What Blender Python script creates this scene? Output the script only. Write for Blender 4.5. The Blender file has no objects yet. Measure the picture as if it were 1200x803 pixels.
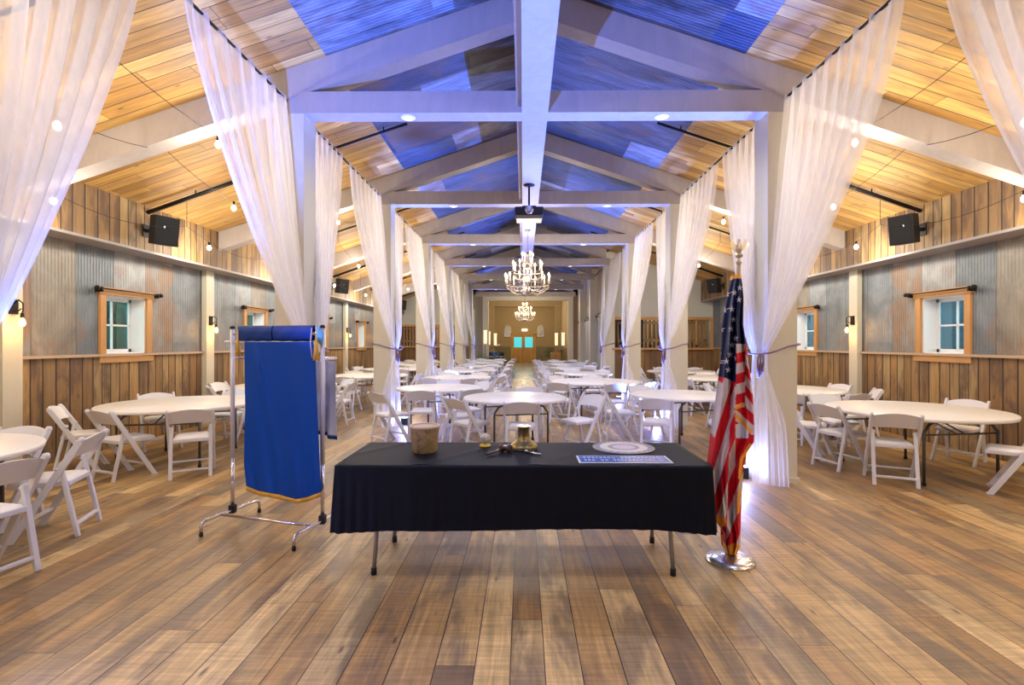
import bpy, bmesh, math, random
from mathutils import Vector, Matrix
random.seed(7)
sc = bpy.context.scene
COL = sc.collection
PI = math.pi
# ------------------------------------------------------------------ camera, world, exposure
F = 590.0
CH = 1.53
cam_d = bpy.data.cameras.new('camera'); cam = bpy.data.objects.new('camera', cam_d); COL.objects.link(cam)
cam_d.sensor_width = 36.0; cam_d.lens = 36.0*F/1200.0; cam_d.clip_start = 0.05; cam_d.clip_end = 200
cam.location = (0, 0, CH); cam.rotation_euler = (PI/2, 0, math.radians(0.45))
cam_d.shift_x = -8.4/1200.0
sc.camera = cam
sc.view_settings.view_transform = 'Standard'; sc.view_settings.look = 'None'
sc.view_settings.gamma = 1.0; sc.view_settings.exposure = 0.42
try: sc.view_settings.use_curve_mapping = False
except Exception: pass
W = bpy.data.worlds.new('dusk'); sc.world = W; W.use_nodes = True
W.node_tree.nodes['Background'].inputs[0].default_value = (0.30, 0.62, 0.80, 1)
W.node_tree.nodes['Background'].inputs[1].default_value = 28.0
sc.cycles.max_bounces = 8; sc.cycles.transparent_max_bounces = 24
sc.cycles.sample_clamp_indirect = 4.0
# light strengths (W)
P_DOWN = 95.0; P_UP = 2100.0; P_BULB = 27.0; P_SCONCE = 7.0; P_CHAND = 110.0; P_HALL = 120.0
C_DOWN = (0.80, 0.82, 1.0); C_UP = (0.10, 0.21, 1.0); C_BULB = (1.0, 0.90, 0.76); C_WARM = (1.0, 0.48, 0.13)
# layout
CX = 0.13                       # centre line of the nave
Y0, BAY = 5.53, 3.66            # first visible truss and the bay length
HR, SL = 3.93+CH, 0.333         # ridge height of the underside, slope
EAVE_U, TIN_U, POST_IN = 5.72, 6.11, 6.0
def roof(u): return HR - SL*abs(u)
def YK(k): return Y0 + BAY*k
ORD = ['first', 'second', 'third', 'fourth', 'fifth', 'sixth', 'seventh', 'eighth', 'ninth', 'tenth', 'eleventh', 'twelfth']
SIDE = {-1: 'banner side', 1: 'flag side'}

# ------------------------------------------------------------------ mesh helpers
class MB:
    def __init__(s): s.v = []; s.f = []; s.mi = []; s.sm = []
    def add(s, vs, fs, mi=0, smooth=False, M=None):
        b = len(s.v)
        for p in vs:
            p = Vector(p)
            if M is not None: p = M @ p
            s.v.append(tuple(p))
        for f in fs: s.f.append([b+i for i in f]); s.mi.append(mi); s.sm.append(smooth)
        return s
    def box(s, c, d, mi=0, M=None, taper=None, bev=0.0):
        x, y, z = (q/2 for q in d)
        T = Matrix.Translation(c)
        if M is not None: T = M @ T
        if bev > 0:
            bm = bmesh.new(); bmesh.ops.create_cube(bm, size=1.0)
            for v in bm.verts: v.co = Vector((v.co.x*d[0], v.co.y*d[1], v.co.z*d[2]))
            bmesh.ops.bevel(bm, geom=list(bm.edges), offset=bev, segments=2, affect='EDGES', profile=0.5)
            bm.verts.index_update()
            s.add([v.co[:] for v in bm.verts], [[v.index for v in f.verts] for f in bm.faces], mi, False, T); bm.free()
            return s
        vs = [(-x,-y,-z),(x,-y,-z),(x,y,-z),(-x,y,-z),(-x,-y,z),(x,-y,z),(x,y,z),(-x,y,z)]
        return s.add(vs, [(0,3,2,1),(4,5,6,7),(0,1,5,4),(1,2,6,5),(2,3,7,6),(3,0,4,7)], mi, False, T)
    def bb(s, x0, x1, y0, y1, z0, z1, mi=0, bev=0.0):
        return s.box(((x0+x1)/2,(y0+y1)/2,(z0+z1)/2), (abs(x1-x0),abs(y1-y0),abs(z1-z0)), mi, bev=bev)
    def bar(s, a, b, w, h, up=(0,0,1), mi=0, bev=0.0):
        a = Vector(a); b = Vector(b); d = b-a; L = d.length; zx = d.normalized(); up = Vector(up)
        sx = up.cross(zx)
        if sx.length < 1e-5: sx = Vector((1,0,0)).cross(zx)
        sx.normalize(); sy = zx.cross(sx)
        R = Matrix((sx, sy, zx)).transposed().to_4x4()
        return s.box((0,0,0), (w,h,L), mi, Matrix.Translation((a+b)/2) @ R, bev=bev)
    def tube(s, pts, r, n=8, mi=0, cap=True, closed=False):
        pts = [Vector(p) for p in pts]; m = len(pts)
        rs = r if isinstance(r, (list, tuple)) else [r]*m
        vs = []; fs = []
        ref = None
        for i, p in enumerate(pts):
            if closed: d = pts[(i+1) % m]-pts[i-1]
            elif i == 0: d = pts[1]-pts[0]
            elif i == m-1: d = pts[-1]-pts[-2]
            else: d = (pts[i+1]-pts[i]).normalized()+(pts[i]-pts[i-1]).normalized()
            d.normalize()
            if ref is None:
                ref = Vector((0,0,1)) if abs(d.z) < 0.9 else Vector((1,0,0))
            a = (ref - d*ref.dot(d)).normalized(); b = d.cross(a); ref = a
            for k in range(n):
                t = 2*PI*k/n
                vs.append(p + (a*math.cos(t)+b*math.sin(t))*rs[i])
        for i in range(m if closed else m-1):
            j = (i+1) % m
            for k in range(n):
                k2 = (k+1) % n
                fs.append((i*n+k, i*n+k2, j*n+k2, j*n+k))
        if cap and not closed:
            fs.append(tuple(range(n))[::-1]); fs.append(tuple((m-1)*n+k for k in range(n)))
        return s.add(vs, fs, mi, True)
    def lathe(s, prof, n=24, c=(0,0,0), mi=0, M=None):
        vs = []; fs = []
        for r, z in prof:
            for k in range(n):
                t = 2*PI*k/n; vs.append((c[0]+r*math.cos(t), c[1]+r*math.sin(t), c[2]+z))
        m = len(prof)
        for i in range(m-1):
            for k in range(n):
                k2 = (k+1) % n
                fs.append((i*n+k, i*n+k2, (i+1)*n+k2, (i+1)*n+k))
        if prof[0][0] > 1e-4: fs.append(tuple(range(n))[::-1])
        if prof[-1][0] > 1e-4: fs.append(tuple((m-1)*n+k for k in range(n)))
        return s.add(vs, fs, mi, True, M)
    def grid(s, P, nu, nv, mi=0, smooth=True):
        vs = [P(i/nu, j/nv) for j in range(nv+1) for i in range(nu+1)]
        fs = [(j*(nu+1)+i, j*(nu+1)+i+1, (j+1)*(nu+1)+i+1, (j+1)*(nu+1)+i) for j in range(nv) for i in range(nu)]
        return s.add(vs, fs, mi, smooth)
    def mesh(s, name, mats):
        me = bpy.data.meshes.new(name); me.from_pydata(s.v, [], s.f)
        for m in (mats if isinstance(mats, (list, tuple)) else [mats]): me.materials.append(m)
        me.polygons.foreach_set('material_index', s.mi); me.polygons.foreach_set('use_smooth', s.sm)
        me.update(); return me
    def build(s, name, mats, parent=None, loc=None, rz=0):
        o = bpy.data.objects.new(name, s.mesh(name, mats)); COL.objects.link(o)
        if parent is not None: o.parent = parent
        if loc is not None: o.location = loc
        if rz: o.rotation_euler = (0,0,rz)
        return o
def fixn(o):
    bm = bmesh.new(); bm.from_mesh(o.data); bmesh.ops.recalc_face_normals(bm, faces=bm.faces[:]); bm.to_mesh(o.data); bm.free(); return o
def auto(o, ang=40):
    # sharp edges by angle so lathes keep their creases
    me = o.data; bm = bmesh.new(); bm.from_mesh(me)
    for e in bm.edges:
        if len(e.link_faces) == 2 and e.calc_face_angle(0) > math.radians(ang): e.smooth = False
    bm.to_mesh(me); bm.free(); return o
def solid(o, t=0.002):
    m = o.modifiers.new('solid', 'SOLIDIFY'); m.thickness = t; m.offset = 0; return o
def tag(o, label=None, cat=None, group=None, kind=None):
    if label: o['label'] = label
    if cat: o['category'] = cat
    if group: o['group'] = group
    if kind: o['kind'] = kind
    return o
def empty(name, loc=(0,0,0), rz=0, label=None, cat=None, group=None, kind=None):
    o = bpy.data.objects.new(name, None); COL.objects.link(o); o.location = loc; o.rotation_euler = (0,0,rz)
    o.empty_display_size = 0.1
    return tag(o, label, cat, group, kind)
KIDS = {}
def copy_tree(o, parent=None):
    c = o.copy(); COL.objects.link(c); c.parent = parent
    if parent is not None: c.matrix_parent_inverse = o.matrix_parent_inverse.copy()
    for ch in KIDS.get(o.name) or list(o.children): copy_tree(ch, c)
    return c
def light(kind, name, loc, power, color, parent=None, size=0.05, spot=None, blend=0.5, target=None):
    d = bpy.data.lights.new(name, kind); d.energy = power; d.color = color
    if kind in ('POINT', 'SPOT'): d.shadow_soft_size = size
    if kind == 'SPOT': d.spot_size = math.radians(spot); d.spot_blend = blend
    o = bpy.data.objects.new(name, d); COL.objects.link(o); o.location = loc
    if target is not None: o.rotation_euler = (Vector(target)-Vector(loc)).to_track_quat('-Z', 'Y').to_euler()
    if parent is not None: o.parent = parent
    return o

# ------------------------------------------------------------------ material helpers
class NM:
    def __init__(s, name):
        s.m = bpy.data.materials.new(name); s.m.use_nodes = True; s.t = s.m.node_tree
        s.b = s.t.nodes['Principled BSDF']; s.out = s.t.nodes['Material Output']
    def N(s, ty, **kw):
        n = s.t.nodes.new('ShaderNode'+ty)
        for k, v in kw.items(): setattr(n, k, v)
        return n
    def L(s, a, b): s.t.links.new(a, b)
    def put(s, sock, v):
        if isinstance(v, (int, float, tuple, list)): sock.default_value = v
        else: s.L(v, sock)
    def M(s, op, a, b=None, c=None):
        n = s.N('Math', operation=op); s.put(n.inputs[0], a)
        if b is not None: s.put(n.inputs[1], b)
        if c is not None: s.put(n.inputs[2], c)
        return n.outputs[0]
    def mix(s, f, a, b, bt='MIX'):
        n = s.N('Mix', data_type='RGBA', blend_type=bt); s.put(n.inputs[0], f)
        s.put(n.inputs[6], a if not isinstance(a, tuple) or len(a) == 4 else a+(1,)); s.put(n.inputs[7], b if not isinstance(b, tuple) or len(b) == 4 else b+(1,))
        return n.outputs[2]
    def ramp(s, f, stops, const=False):
        n = s.N('ValToRGB'); s.L(f, n.inputs[0]); e = n.color_ramp.elements
        if const: n.color_ramp.interpolation = 'CONSTANT'
        while len(e) < len(stops): e.new(0.5)
        for i, (p, c) in enumerate(stops): e[i].position = p; e[i].color = tuple(c)+(1,) if len(c) == 3 else c
        return n.outputs[0]
    def noise(s, vec, scale, detail=3, rough=0.55, dist=0.0):
        n = s.N('TexNoise'); s.L(vec, n.inputs['Vector']); n.inputs['Scale'].default_value = scale
        n.inputs['Detail'].default_value = detail; n.inputs['Roughness'].default_value = rough; n.inputs['Distortion'].default_value = dist
        return n.outputs[0]
    def vec(s, x, y, z):
        n = s.N('CombineXYZ'); s.put(n.inputs[0], x); s.put(n.inputs[1], y); s.put(n.inputs[2], z); return n.outputs[0]
    def xyz(s):
        c = s.N('TexCoord'); p = s.N('SeparateXYZ'); s.L(c.outputs['Object'], p.inputs[0]); s.pos = c.outputs['Object']; return p.outputs
    def bump(s, h, strength=0.3, dist=0.01):
        n = s.N('Bump'); n.inputs['Strength'].default_value = strength; n.inputs['Distance'].default_value = dist
        s.L(h, n.inputs['Height']); s.L(n.outputs[0], s.b.inputs['Normal'])
    def base(s, c): s.put(s.b.inputs['Base Color'], c if not isinstance(c, tuple) or len(c) == 4 else c+(1,))
    def set(s, **kw):
        for k, v in kw.items(): s.put(s.b.inputs[k.replace('_', ' ')], v)
        return s
def plain(name, c, rough=0.5, metal=0.0, var=0.06, scale=6.0, emit=None, estr=0.0, coat=0.0):
    m = NM(name); m.xyz(); n = m.noise(m.pos, scale, 3)
    k = m.M('MULTIPLY_ADD', n, var*2, 1.0-var)
    m.base(m.mix(1.0, c, m.vec(k, k, k), 'MULTIPLY')); m.set(Roughness=rough, Metallic=metal)
    if coat: m.set(Coat_Weight=coat)
    if emit: m.b.inputs['Emission Color'].default_value = tuple(emit)+(1,); m.b.inputs['Emission Strength'].default_value = estr
    return m.m
def planks(name, la, wa, width, length, palette, seed=0.0, rough=0.55, grey=(0.2,0.17,0.15), greyamt=0.5, gap=0.004, gapc=(0.03,0.02,0.012), grain=0.35, knots=True, spec=0.5, across=0.0):
    m = NM(name); p = m.xyz(); Lc, Wc = p['XYZ'.index(la)], p['XYZ'.index(wa)]
    w1 = m.M('ADD', m.M('MULTIPLY', Wc, 1/width), m.M('MULTIPLY', m.M('SINE', m.M('MULTIPLY', Wc, 5.3)), 0.055/width*0.5))
    w1 = m.M('ADD', w1, 100.37+seed)
    row = m.M('FLOOR', w1); fr = m.M('FRACT', w1)
    wn = m.N('TexWhiteNoise', noise_dimensions='1D'); m.L(row, wn.inputs['W'])
    l1 = m.M('ADD', m.M('MULTIPLY', Lc, 1/length), m.M('MULTIPLY', wn.outputs[0], 13.0))
    seg = m.M('FLOOR', l1); fl = m.M('FRACT', l1)
    w3 = m.N('TexWhiteNoise', noise_dimensions='3D'); m.L(m.vec(row, seg, seed), w3.inputs['Vector'])
    rnd = w3.outputs[0]
    n = len(palette); c = m.ramp(rnd, [((i+0.5)/n, q) for i, q in enumerate(palette)])
    off = m.M('MULTIPLY', rnd, 37.0)
    gv = m.vec(m.M('MULTIPLY', Lc, 1.6), m.M('MULTIPLY', Wc, 28.0), off)
    g = m.noise(gv, 1.0, 5, 0.6, 0.6)
    kk = m.M('MULTIPLY_ADD', g, grain*4.4, 1.0-grain*2.2)
    c = m.mix(1.0, c, m.vec(kk, kk, kk), 'MULTIPLY')
    bl = m.noise(m.vec(m.M('MULTIPLY', Lc, 1.1), m.M('MULTIPLY', Wc, 4.5), off), 1.0, 4, 0.6, 0.4)
    bf = m.ramp(bl, [(0.47, (0,0,0)), (0.60, (1,1,1))])
    c = m.mix(m.M('MULTIPLY', bf, greyamt), c, grey)
    if knots:
        v = m.N('TexVoronoi'); m.L(m.vec(m.M('MULTIPLY', Lc, 1.3), m.M('MULTIPLY', Wc, 4.0), off), v.inputs['Vector']); v.inputs['Scale'].default_value = 1.6
        kf = m.ramp(v.outputs['Distance'], [(0.04, (1,1,1)), (0.10, (0,0,0))])
        c = m.mix(m.M('MULTIPLY', kf, 0.75), c, (0.06,0.035,0.02))
    if across:
        an = m.noise(m.vec(m.M('MULTIPLY', Lc, 60.0), m.M('MULTIPLY', Wc, 3.0), off), 1.0, 2)
        ak = m.M('MULTIPLY_ADD', an, across*4, 1.0-across*2)
        c = m.mix(1.0, c, m.vec(ak, ak, ak), 'MULTIPLY')
    e1 = m.M('MULTIPLY', m.M('MINIMUM', fr, m.M('SUBTRACT', 1.0, fr)), width)
    e2 = m.M('MULTIPLY', m.M('MINIMUM', fl, m.M('SUBTRACT', 1.0, fl)), length)
    d = m.M('LESS_THAN', m.M('MINIMUM', e1, m.M('MULTIPLY', e2, 1.6)), gap)
    c = m.mix(d, c, gapc)
    m.base(c); m.set(Roughness=m.M('MULTIPLY_ADD', g, 0.25, rough-0.12))
    m.b.inputs['Specular IOR Level'].default_value = spec
    m.bump(m.M('SUBTRACT', m.M('MULTIPLY', g, 0.35), d), 0.35, 0.006)
    return m.m
def tin(name, la, wa, sheet, length, palette, pitch=0.068, rust=0.35, seed=0.0, rough=0.42, metal=0.55, rustc=(0.36,0.17,0.07), amp=0.6, con=2.0, wf=9.0):
    m = NM(name); p = m.xyz(); Lc, Wc = p['XYZ'.index(la)], p['XYZ'.index(wa)]
    w1 = m.M('ADD', m.M('MULTIPLY', Wc, 1/sheet), 50.21+seed); row = m.M('FLOOR', w1); fr = m.M('FRACT', w1)
    wn = m.N('TexWhiteNoise', noise_dimensions='1D'); m.L(row, wn.inputs['W'])
    l1 = m.M('ADD', m.M('MULTIPLY', Lc, 1/length), m.M('MULTIPLY', wn.outputs[0], 9.0)); seg = m.M('FLOOR', l1)
    w3 = m.N('TexWhiteNoise', noise_dimensions='3D'); m.L(m.vec(row, seg, seed+3), w3.inputs['Vector']); rnd = w3.outputs[0]
    n = len(palette); c = m.ramp(rnd, [((i+0.5)/n, q) for i, q in enumerate(palette)], True)
    off = m.M('MULTIPLY', rnd, 23.0)
    st = m.noise(m.vec(m.M('MULTIPLY', Lc, 1.6), m.M('MULTIPLY', Wc, wf), off), 1.0, 6, 0.68, 0.8)
    k = m.M('MAXIMUM', m.M('MULTIPLY_ADD', st, con, 1.0-con*0.5), 0.08); c = m.mix(1.0, c, m.vec(k, k, k), 'MULTIPLY')
    rn = m.noise(m.vec(m.M('MULTIPLY', Lc, 1.5), m.M('MULTIPLY', Wc, 2.5), m.M('ADD', off, 5.0)), 1.0, 5, 0.6, 0.3)
    thr = m.M('ADD', rn, m.M('MULTIPLY', m.M('GREATER_THAN', w3.outputs[0], 0.84), 0.16))
    rf = m.ramp(thr, [(0.54, (0,0,0)), (0.68, (1,1,1))])
    c = m.mix(m.M('MULTIPLY', rf, rust), c, rustc)
    seam = m.M('LESS_THAN', m.M('MULTIPLY', m.M('MINIMUM', fr, m.M('SUBTRACT', 1.0, fr)), sheet), 0.006)
    c = m.mix(m.M('MULTIPLY', seam, 0.7), c, (0.04,0.035,0.03))
    m.base(c); m.set(Metallic=m.M('MULTIPLY', m.M('SUBTRACT', 1.0, rf), metal), Roughness=m.M('MULTIPLY_ADD', st, 0.25, rough))
    s = m.M('SINE', m.M('MULTIPLY', Wc, 2*PI/pitch))
    m.bump(s, amp, 0.012)
    return m.m

FLOORP = [(0.35,0.20,0.07),(0.55,0.36,0.14),(0.28,0.165,0.07),(0.46,0.28,0.10),(0.23,0.165,0.09),(0.68,0.47,0.20),(0.40,0.23,0.085)]
M_FLOOR = planks('reclaimed floor boards', 'Y', 'X', 0.185, 2.6, FLOORP, 1.0, 0.42, (0.12,0.09,0.065), 0.66, 0.0026, across=0.2)
CEILP = [(0.44,0.235,0.06),(0.60,0.36,0.10),(0.34,0.175,0.05),(0.70,0.44,0.14),(0.52,0.30,0.08)]
M_CEIL = planks('ceiling boards', 'X', 'Y', 0.165, 2.2, CEILP, 2.0, 0.6, (0.25,0.14,0.07), 0.45, 0.004)
WALLP = [(0.34,0.19,0.065),(0.24,0.135,0.055),(0.42,0.25,0.09),(0.19,0.115,0.055),(0.30,0.175,0.065),(0.37,0.25,0.11)]
M_WALLV = planks('barn wall boards', 'Z', 'Y', 0.17, 60.0, WALLP, 3.0, 0.65, (0.10,0.06,0.04), 0.75, 0.009)
M_WALLX = planks('barn wall boards across', 'Z', 'X', 0.17, 60.0, [(q[0]*0.7,q[1]*0.65,q[2]*0.6) for q in WALLP], 4.0, 0.65, (0.14,0.09,0.06), 0.6, 0.006)
TINP = [(0.21,0.24,0.26),(0.28,0.31,0.33),(0.18,0.21,0.23),(0.32,0.33,0.33),(0.27,0.25,0.21),(0.22,0.25,0.26),(0.25,0.26,0.25),(0.34,0.36,0.37)]
M_TIN = tin('weathered corrugated tin', 'Z', 'Y', 0.62, 2.6, TINP, 0.048, 0.6, 0.0, metal=0.15, amp=0.32, rustc=(0.26,0.12,0.04), con=1.7, wf=2.2)
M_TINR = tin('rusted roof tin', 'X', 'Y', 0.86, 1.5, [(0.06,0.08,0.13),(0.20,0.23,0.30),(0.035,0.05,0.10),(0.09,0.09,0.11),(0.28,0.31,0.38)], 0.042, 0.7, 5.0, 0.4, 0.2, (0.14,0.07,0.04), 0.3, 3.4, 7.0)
def painted(name, c, amt=0.10):
    m = NM(name); p = m.xyz()
    g = m.noise(m.vec(m.M('MULTIPLY', p[0], 6.0), m.M('MULTIPLY', p[1], 6.0), m.M('MULTIPLY', p[2], 1.5)), 1.0, 5, 0.65, 1.0)
    k = m.M('MULTIPLY_ADD', g, amt*2, 1-amt); m.base(m.mix(1.0, c, m.vec(k, k, k), 'MULTIPLY')); m.set(Roughness=0.55); m.bump(g, 0.15, 0.004)
    return m.m
M_BEAM = painted('whitewashed beam', (0.43,0.385,0.36), 0.2)
M_POST = painted('cream painted post', (0.64,0.60,0.47), 0.06)
M_TRIMW = painted('weathered rail', (0.50,0.36,0.24))
M_ORANGE = painted('cedar casing', (0.52,0.27,0.09), 0.2)
M_WHITE = plain('white plastic', (0.72,0.72,0.76), 0.38, var=0.02)
M_TABLE = plain('white table plastic', (0.84,0.82,0.78), 0.33, var=0.02, scale=40)
M_VINYL = plain('white vinyl', (0.86,0.85,0.84), 0.45, var=0.02)
M_SASH = plain('white sash paint', (0.85,0.85,0.85), 0.4, var=0.02)
M_STEEL = plain('grey leg steel', (0.12,0.12,0.13), 0.35, 0.7)
M_STEELL = plain('light leg steel', (0.36,0.37,0.37), 0.35, 0.6)
M_CHROME = plain('chrome tube', (0.72,0.70,0.72), 0.2, 0.95, 0.03)
M_SLEEVE = plain('satin white sleeve', (0.66,0.64,0.70), 0.35, 0.3, 0.03)
M_BLACK = plain('black plastic', (0.008,0.009,0.012), 0.6)
M_IRON = plain('black iron', (0.02,0.018,0.018), 0.5, 0.6)
M_CREAM = plain('cream plaster', (0.66,0.60,0.47), 0.8, var=0.04, scale=3)
M_WWALL = plain('pale grey wall paint', (0.50,0.51,0.46), 0.8, var=0.04, scale=3)
M_TAN = plain('tan plaster', (0.42,0.32,0.19), 0.8, var=0.08, scale=3)
M_BROWN = plain('brown panel', (0.28,0.19,0.12), 0.7, var=0.1)
M_MARBLE = plain('green tan marble', (0.22,0.19,0.11), 0.35, var=0.3, scale=5)
M_BRASS = plain('aged brass', (0.24,0.18,0.07), 0.34, 0.95, 0.15, 12)
M_BRASSL = plain('polished brass face', (0.80,0.70,0.42), 0.3, 0.7, 0.05)
M_GOLDT = plain('gold fringe', (0.70,0.38,0.04), 0.55, 0.0, 0.2, 60)
M_BULB = plain('lit bulb', (1,0.9,0.7), 0.4, emit=(1.0,0.82,0.55), estr=22)
M_CAND = plain('candle flame bulb', (1,0.9,0.7), 0.4, emit=(1.0,0.72,0.36), estr=13)
M_EDI = plain('amber filament bulb', (1,0.8,0.4), 0.4, emit=(1.0,0.50,0.12), estr=9)
M_WAX = plain('cream candle sleeve', (0.85,0.74,0.50), 0.5, emit=(1.0,0.7,0.35), estr=0.35)
M_SPEAK = plain('speaker cloth', (0.008,0.009,0.011), 0.9)
M_FERN = plain('leaf green', (0.03,0.09,0.02), 0.5, var=0.4, scale=8)
M_POTB = plain('black pot', (0.02,0.02,0.02), 0.3)
M_DARK = plain('dark doorway', (0.03,0.02,0.015), 0.8)
M_BLUE = None

def cloth(name, c, sheen=0.3, rough=0.75, weave=0.06, spec=0.3):
    m = NM(name); m.xyz(); n = m.noise(m.pos, 260.0, 2); k = m.M('MULTIPLY_ADD', n, weave*2, 1-weave)
    m.base(m.mix(1.0, c, m.vec(k, k, k), 'MULTIPLY')); m.set(Roughness=rough)
    m.b.inputs['Sheen Weight'].default_value = sheen; m.b.inputs['Specular IOR Level'].default_value = spec
    return m.m
M_BLUE = cloth('royal blue satin', (0.0,0.055,0.33), 0.0, 0.5, 0.12, 0.22)
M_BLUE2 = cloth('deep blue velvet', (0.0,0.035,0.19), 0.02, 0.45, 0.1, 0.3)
M_BLKCL = cloth('black polyester', (0.003,0.0045,0.010), 0.0, 0.6, 0.05, 0.16)
M_WCLOTH = cloth('white satin', (0.78,0.78,0.86), 0.2, 0.5)
def gauze(name, op, c=(0.86,0.84,0.86)):
    m = NM(name); t = m.t; p = m.xyz()
    tr = m.N('BsdfTransparent'); tl = m.N('BsdfTranslucent'); df = m.N('BsdfDiffuse')
    tl.inputs[0].default_value = c+(1,); df.inputs[0].default_value = c+(1,)
    mx = m.N('MixShader'); mx.inputs[0].default_value = 0.42; m.L(df.outputs[0], mx.inputs[1]); m.L(tl.outputs[0], mx.inputs[2])
    lw = m.N('LayerWeight'); lw.inputs[0].default_value = 0.25
    n = m.noise(m.vec(m.M('MULTIPLY', p[0], 14.0), m.M('MULTIPLY', p[1], 14.0), m.M('MULTIPLY', p[2], 0.6)), 1.0, 3)
    f = m.M('ADD', m.M('MULTIPLY_ADD', lw.outputs['Facing'], 0.30, op-0.14), m.M('MULTIPLY', n, 0.22))
    f = m.M('MINIMUM', f, 0.97)
    m2 = m.N('MixShader'); m.L(f, m2.inputs[0]); m.L(tr.outputs[0], m2.inputs[1]); m.L(mx.outputs[0], m2.inputs[2])
    m.L(m2.outputs[0], m.out.inputs[0]); t.nodes.remove(m.b)
    return m.m
M_GAUZE = gauze('white gauze', 0.47, (0.93,0.92,0.94))
M_ROPE = plain('mauve cord', (0.20,0.13,0.20), 0.7, var=0.3, scale=60)
def glassm(name):
    m = NM(name); tr = m.N('BsdfTransparent'); gl = m.N('BsdfGlossy'); gl.inputs['Roughness'].default_value = 0.02
    tr.inputs[0].default_value = (0.82,0.93,0.93,1)
    mx = m.N('MixShader'); fr = m.N('Fresnel'); fr.inputs[0].default_value = 1.5
    m.L(m.M('MULTIPLY_ADD', fr.outputs[0], 0.9, 0.06), mx.inputs[0]); m.L(tr.outputs[0], mx.inputs[1]); m.L(gl.outputs[0], mx.inputs[2]); m.L(mx.outputs[0], m.out.inputs[0])
    m.t.nodes.remove(m.b); return m.m
M_GLASS = glassm('window glass')

# ================================================================== THE ROOM
YB, YL, YR, YH = -4.6, 23.6, 16.6, 39.5      # back wall, end of left aisle, end of right aisle, end wall of the hall
WIN_Y = [7.53 + BAY*k for k in range(4)]
WZ0, WZ1, WHW = 1.36, 2.22, 0.39               # clear opening of the windows
def S(o, **k):
    o['kind'] = 'structure'
    for a, b in k.items(): o[a] = b
    return o
# floors
S(MB().bb(-6.4, 6.7, YB-0.2, 21.2, -0.12, 0).build('floor', M_FLOOR), label='wide reclaimed wood plank floor running down the hall')
def stone_mat():
    m = NM('flagstone'); p = m.xyz(); v = m.N('TexVoronoi'); v.feature = 'DISTANCE_TO_EDGE'; v.inputs['Scale'].default_value = 2.2; m.L(m.pos, v.inputs['Vector'])
    v2 = m.N('TexVoronoi'); v2.inputs['Scale'].default_value = 2.2; m.L(m.pos, v2.inputs['Vector'])
    s = m.N('SeparateColor'); m.L(v2.outputs['Color'], s.inputs[0])
    c = m.ramp(s.outputs[0], [(0, (0.20,0.20,0.20)), (0.35, (0.34,0.27,0.17)), (0.7, (0.40,0.34,0.24)), (1, (0.22,0.19,0.16))])
    m.base(m.mix(m.M('LESS_THAN', v.outputs[0], 0.035), c, (0.12,0.10,0.08))); m.set(Roughness=0.22); return m.m
S(MB().bb(-6.4, 6.7, 21.2, YH+0.3, -0.12, 0.0).build('floor', stone_mat()), label='polished flagstone floor at the far end')
# roof: two slopes of boards, tin over the middle
for sgn in (-1, 1):
    b = MB(); u0, u1 = 0.0, 6.25
    x0, x1 = CX+sgn*u0, CX+sgn*u1
    q = lambda x, z, y: (x, y, z)
    def slab(b, ua, ub, za, t, ya, yb, mi=0):
        xa, xb = CX+sgn*ua, CX+sgn*ub
        vs = [(xa,ya,roof(ua)+za),(xb,ya,roof(ub)+za),(xb,yb,roof(ub)+za),(xa,yb,roof(ua)+za),
              (xa,ya,roof(ua)+za+t),(xb,ya,roof(ub)+za+t),(xb,yb,roof(ub)+za+t),(xa,yb,roof(ua)+za+t)]
        b.add(vs, [(0,3,2,1),(4,5,6,7),(0,1,5,4),(1,2,6,5),(2,3,7,6),(3,0,4,7)], mi)
    slab(b, 2.28, 6.25, 0, 0.1, YB-0.2, 28.5)
    S(fixn(b.build('ceiling', M_CEIL)), label='honey coloured board ceiling over the %s' % SIDE[sgn])
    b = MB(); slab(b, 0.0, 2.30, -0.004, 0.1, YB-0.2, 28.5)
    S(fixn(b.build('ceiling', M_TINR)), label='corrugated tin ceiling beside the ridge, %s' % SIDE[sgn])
# side walls with window openings
def side_wall(sgn, yend, wins, name):
    b = MB(); xi = CX+sgn*TIN_U; xo = CX+sgn*(TIN_U+0.30)
    ys = sorted([YB] + [w-WHW for w in wins] + [w+WHW for w in wins] + [yend])
    for i in range(len(ys)-1):
        a, c = ys[i], ys[i+1]
        hole = any(abs((a+c)/2-w) < 0.1 for w in wins)
        if hole:
            b.bb(xi, xo, a, c, 1.35, WZ0, 0); b.bb(xi, xo, a, c, WZ1, 2.95, 0)
        else: b.bb(xi, xo, a, c, 1.35, 2.95, 0)
    b.bb(CX+sgn*(TIN_U-0.02), xo, YB, yend, 0.0, 1.35, 1)
    b.bb(CX+sgn*EAVE_U, xo, YB, yend+(0.0), 2.90, 3.62, 1)
    o = b.build('wall_left' if sgn < 0 else 'wall_right', [M_TIN, M_WALLV])
    S(o, label=name)
side_wall(-1, YL, WIN_Y, 'tin and barn board wall with the foliage windows')
side_wall(1, YR, WIN_Y[:3], 'tin and barn board wall with the siding windows')
for sgn, yend in ((-1, YL), (1, YR)):
    S(MB().bb(CX+sgn*(TIN_U-0.06), CX+sgn*TIN_U, YB, yend, 1.33, 1.365).build('trim_1', M_TRIMW), label='thin wooden rail over the board dado, %s' % SIDE[sgn])
    S(MB().bb(CX+sgn*(EAVE_U-0.012), CX+sgn*TIN_U, YB, yend, 2.865, 2.90).build('trim_2', plain('grey ledge paint', (0.30,0.28,0.27), 0.6)), label='grey ledge between tin and upper boards, %s' % SIDE[sgn])
# back wall behind the camera
S(MB().bb(-6.4, 6.7, YB-0.2, YB, 0, 5.6).build('wall_back', M_WALLX), label='board wall behind the black table')
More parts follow.
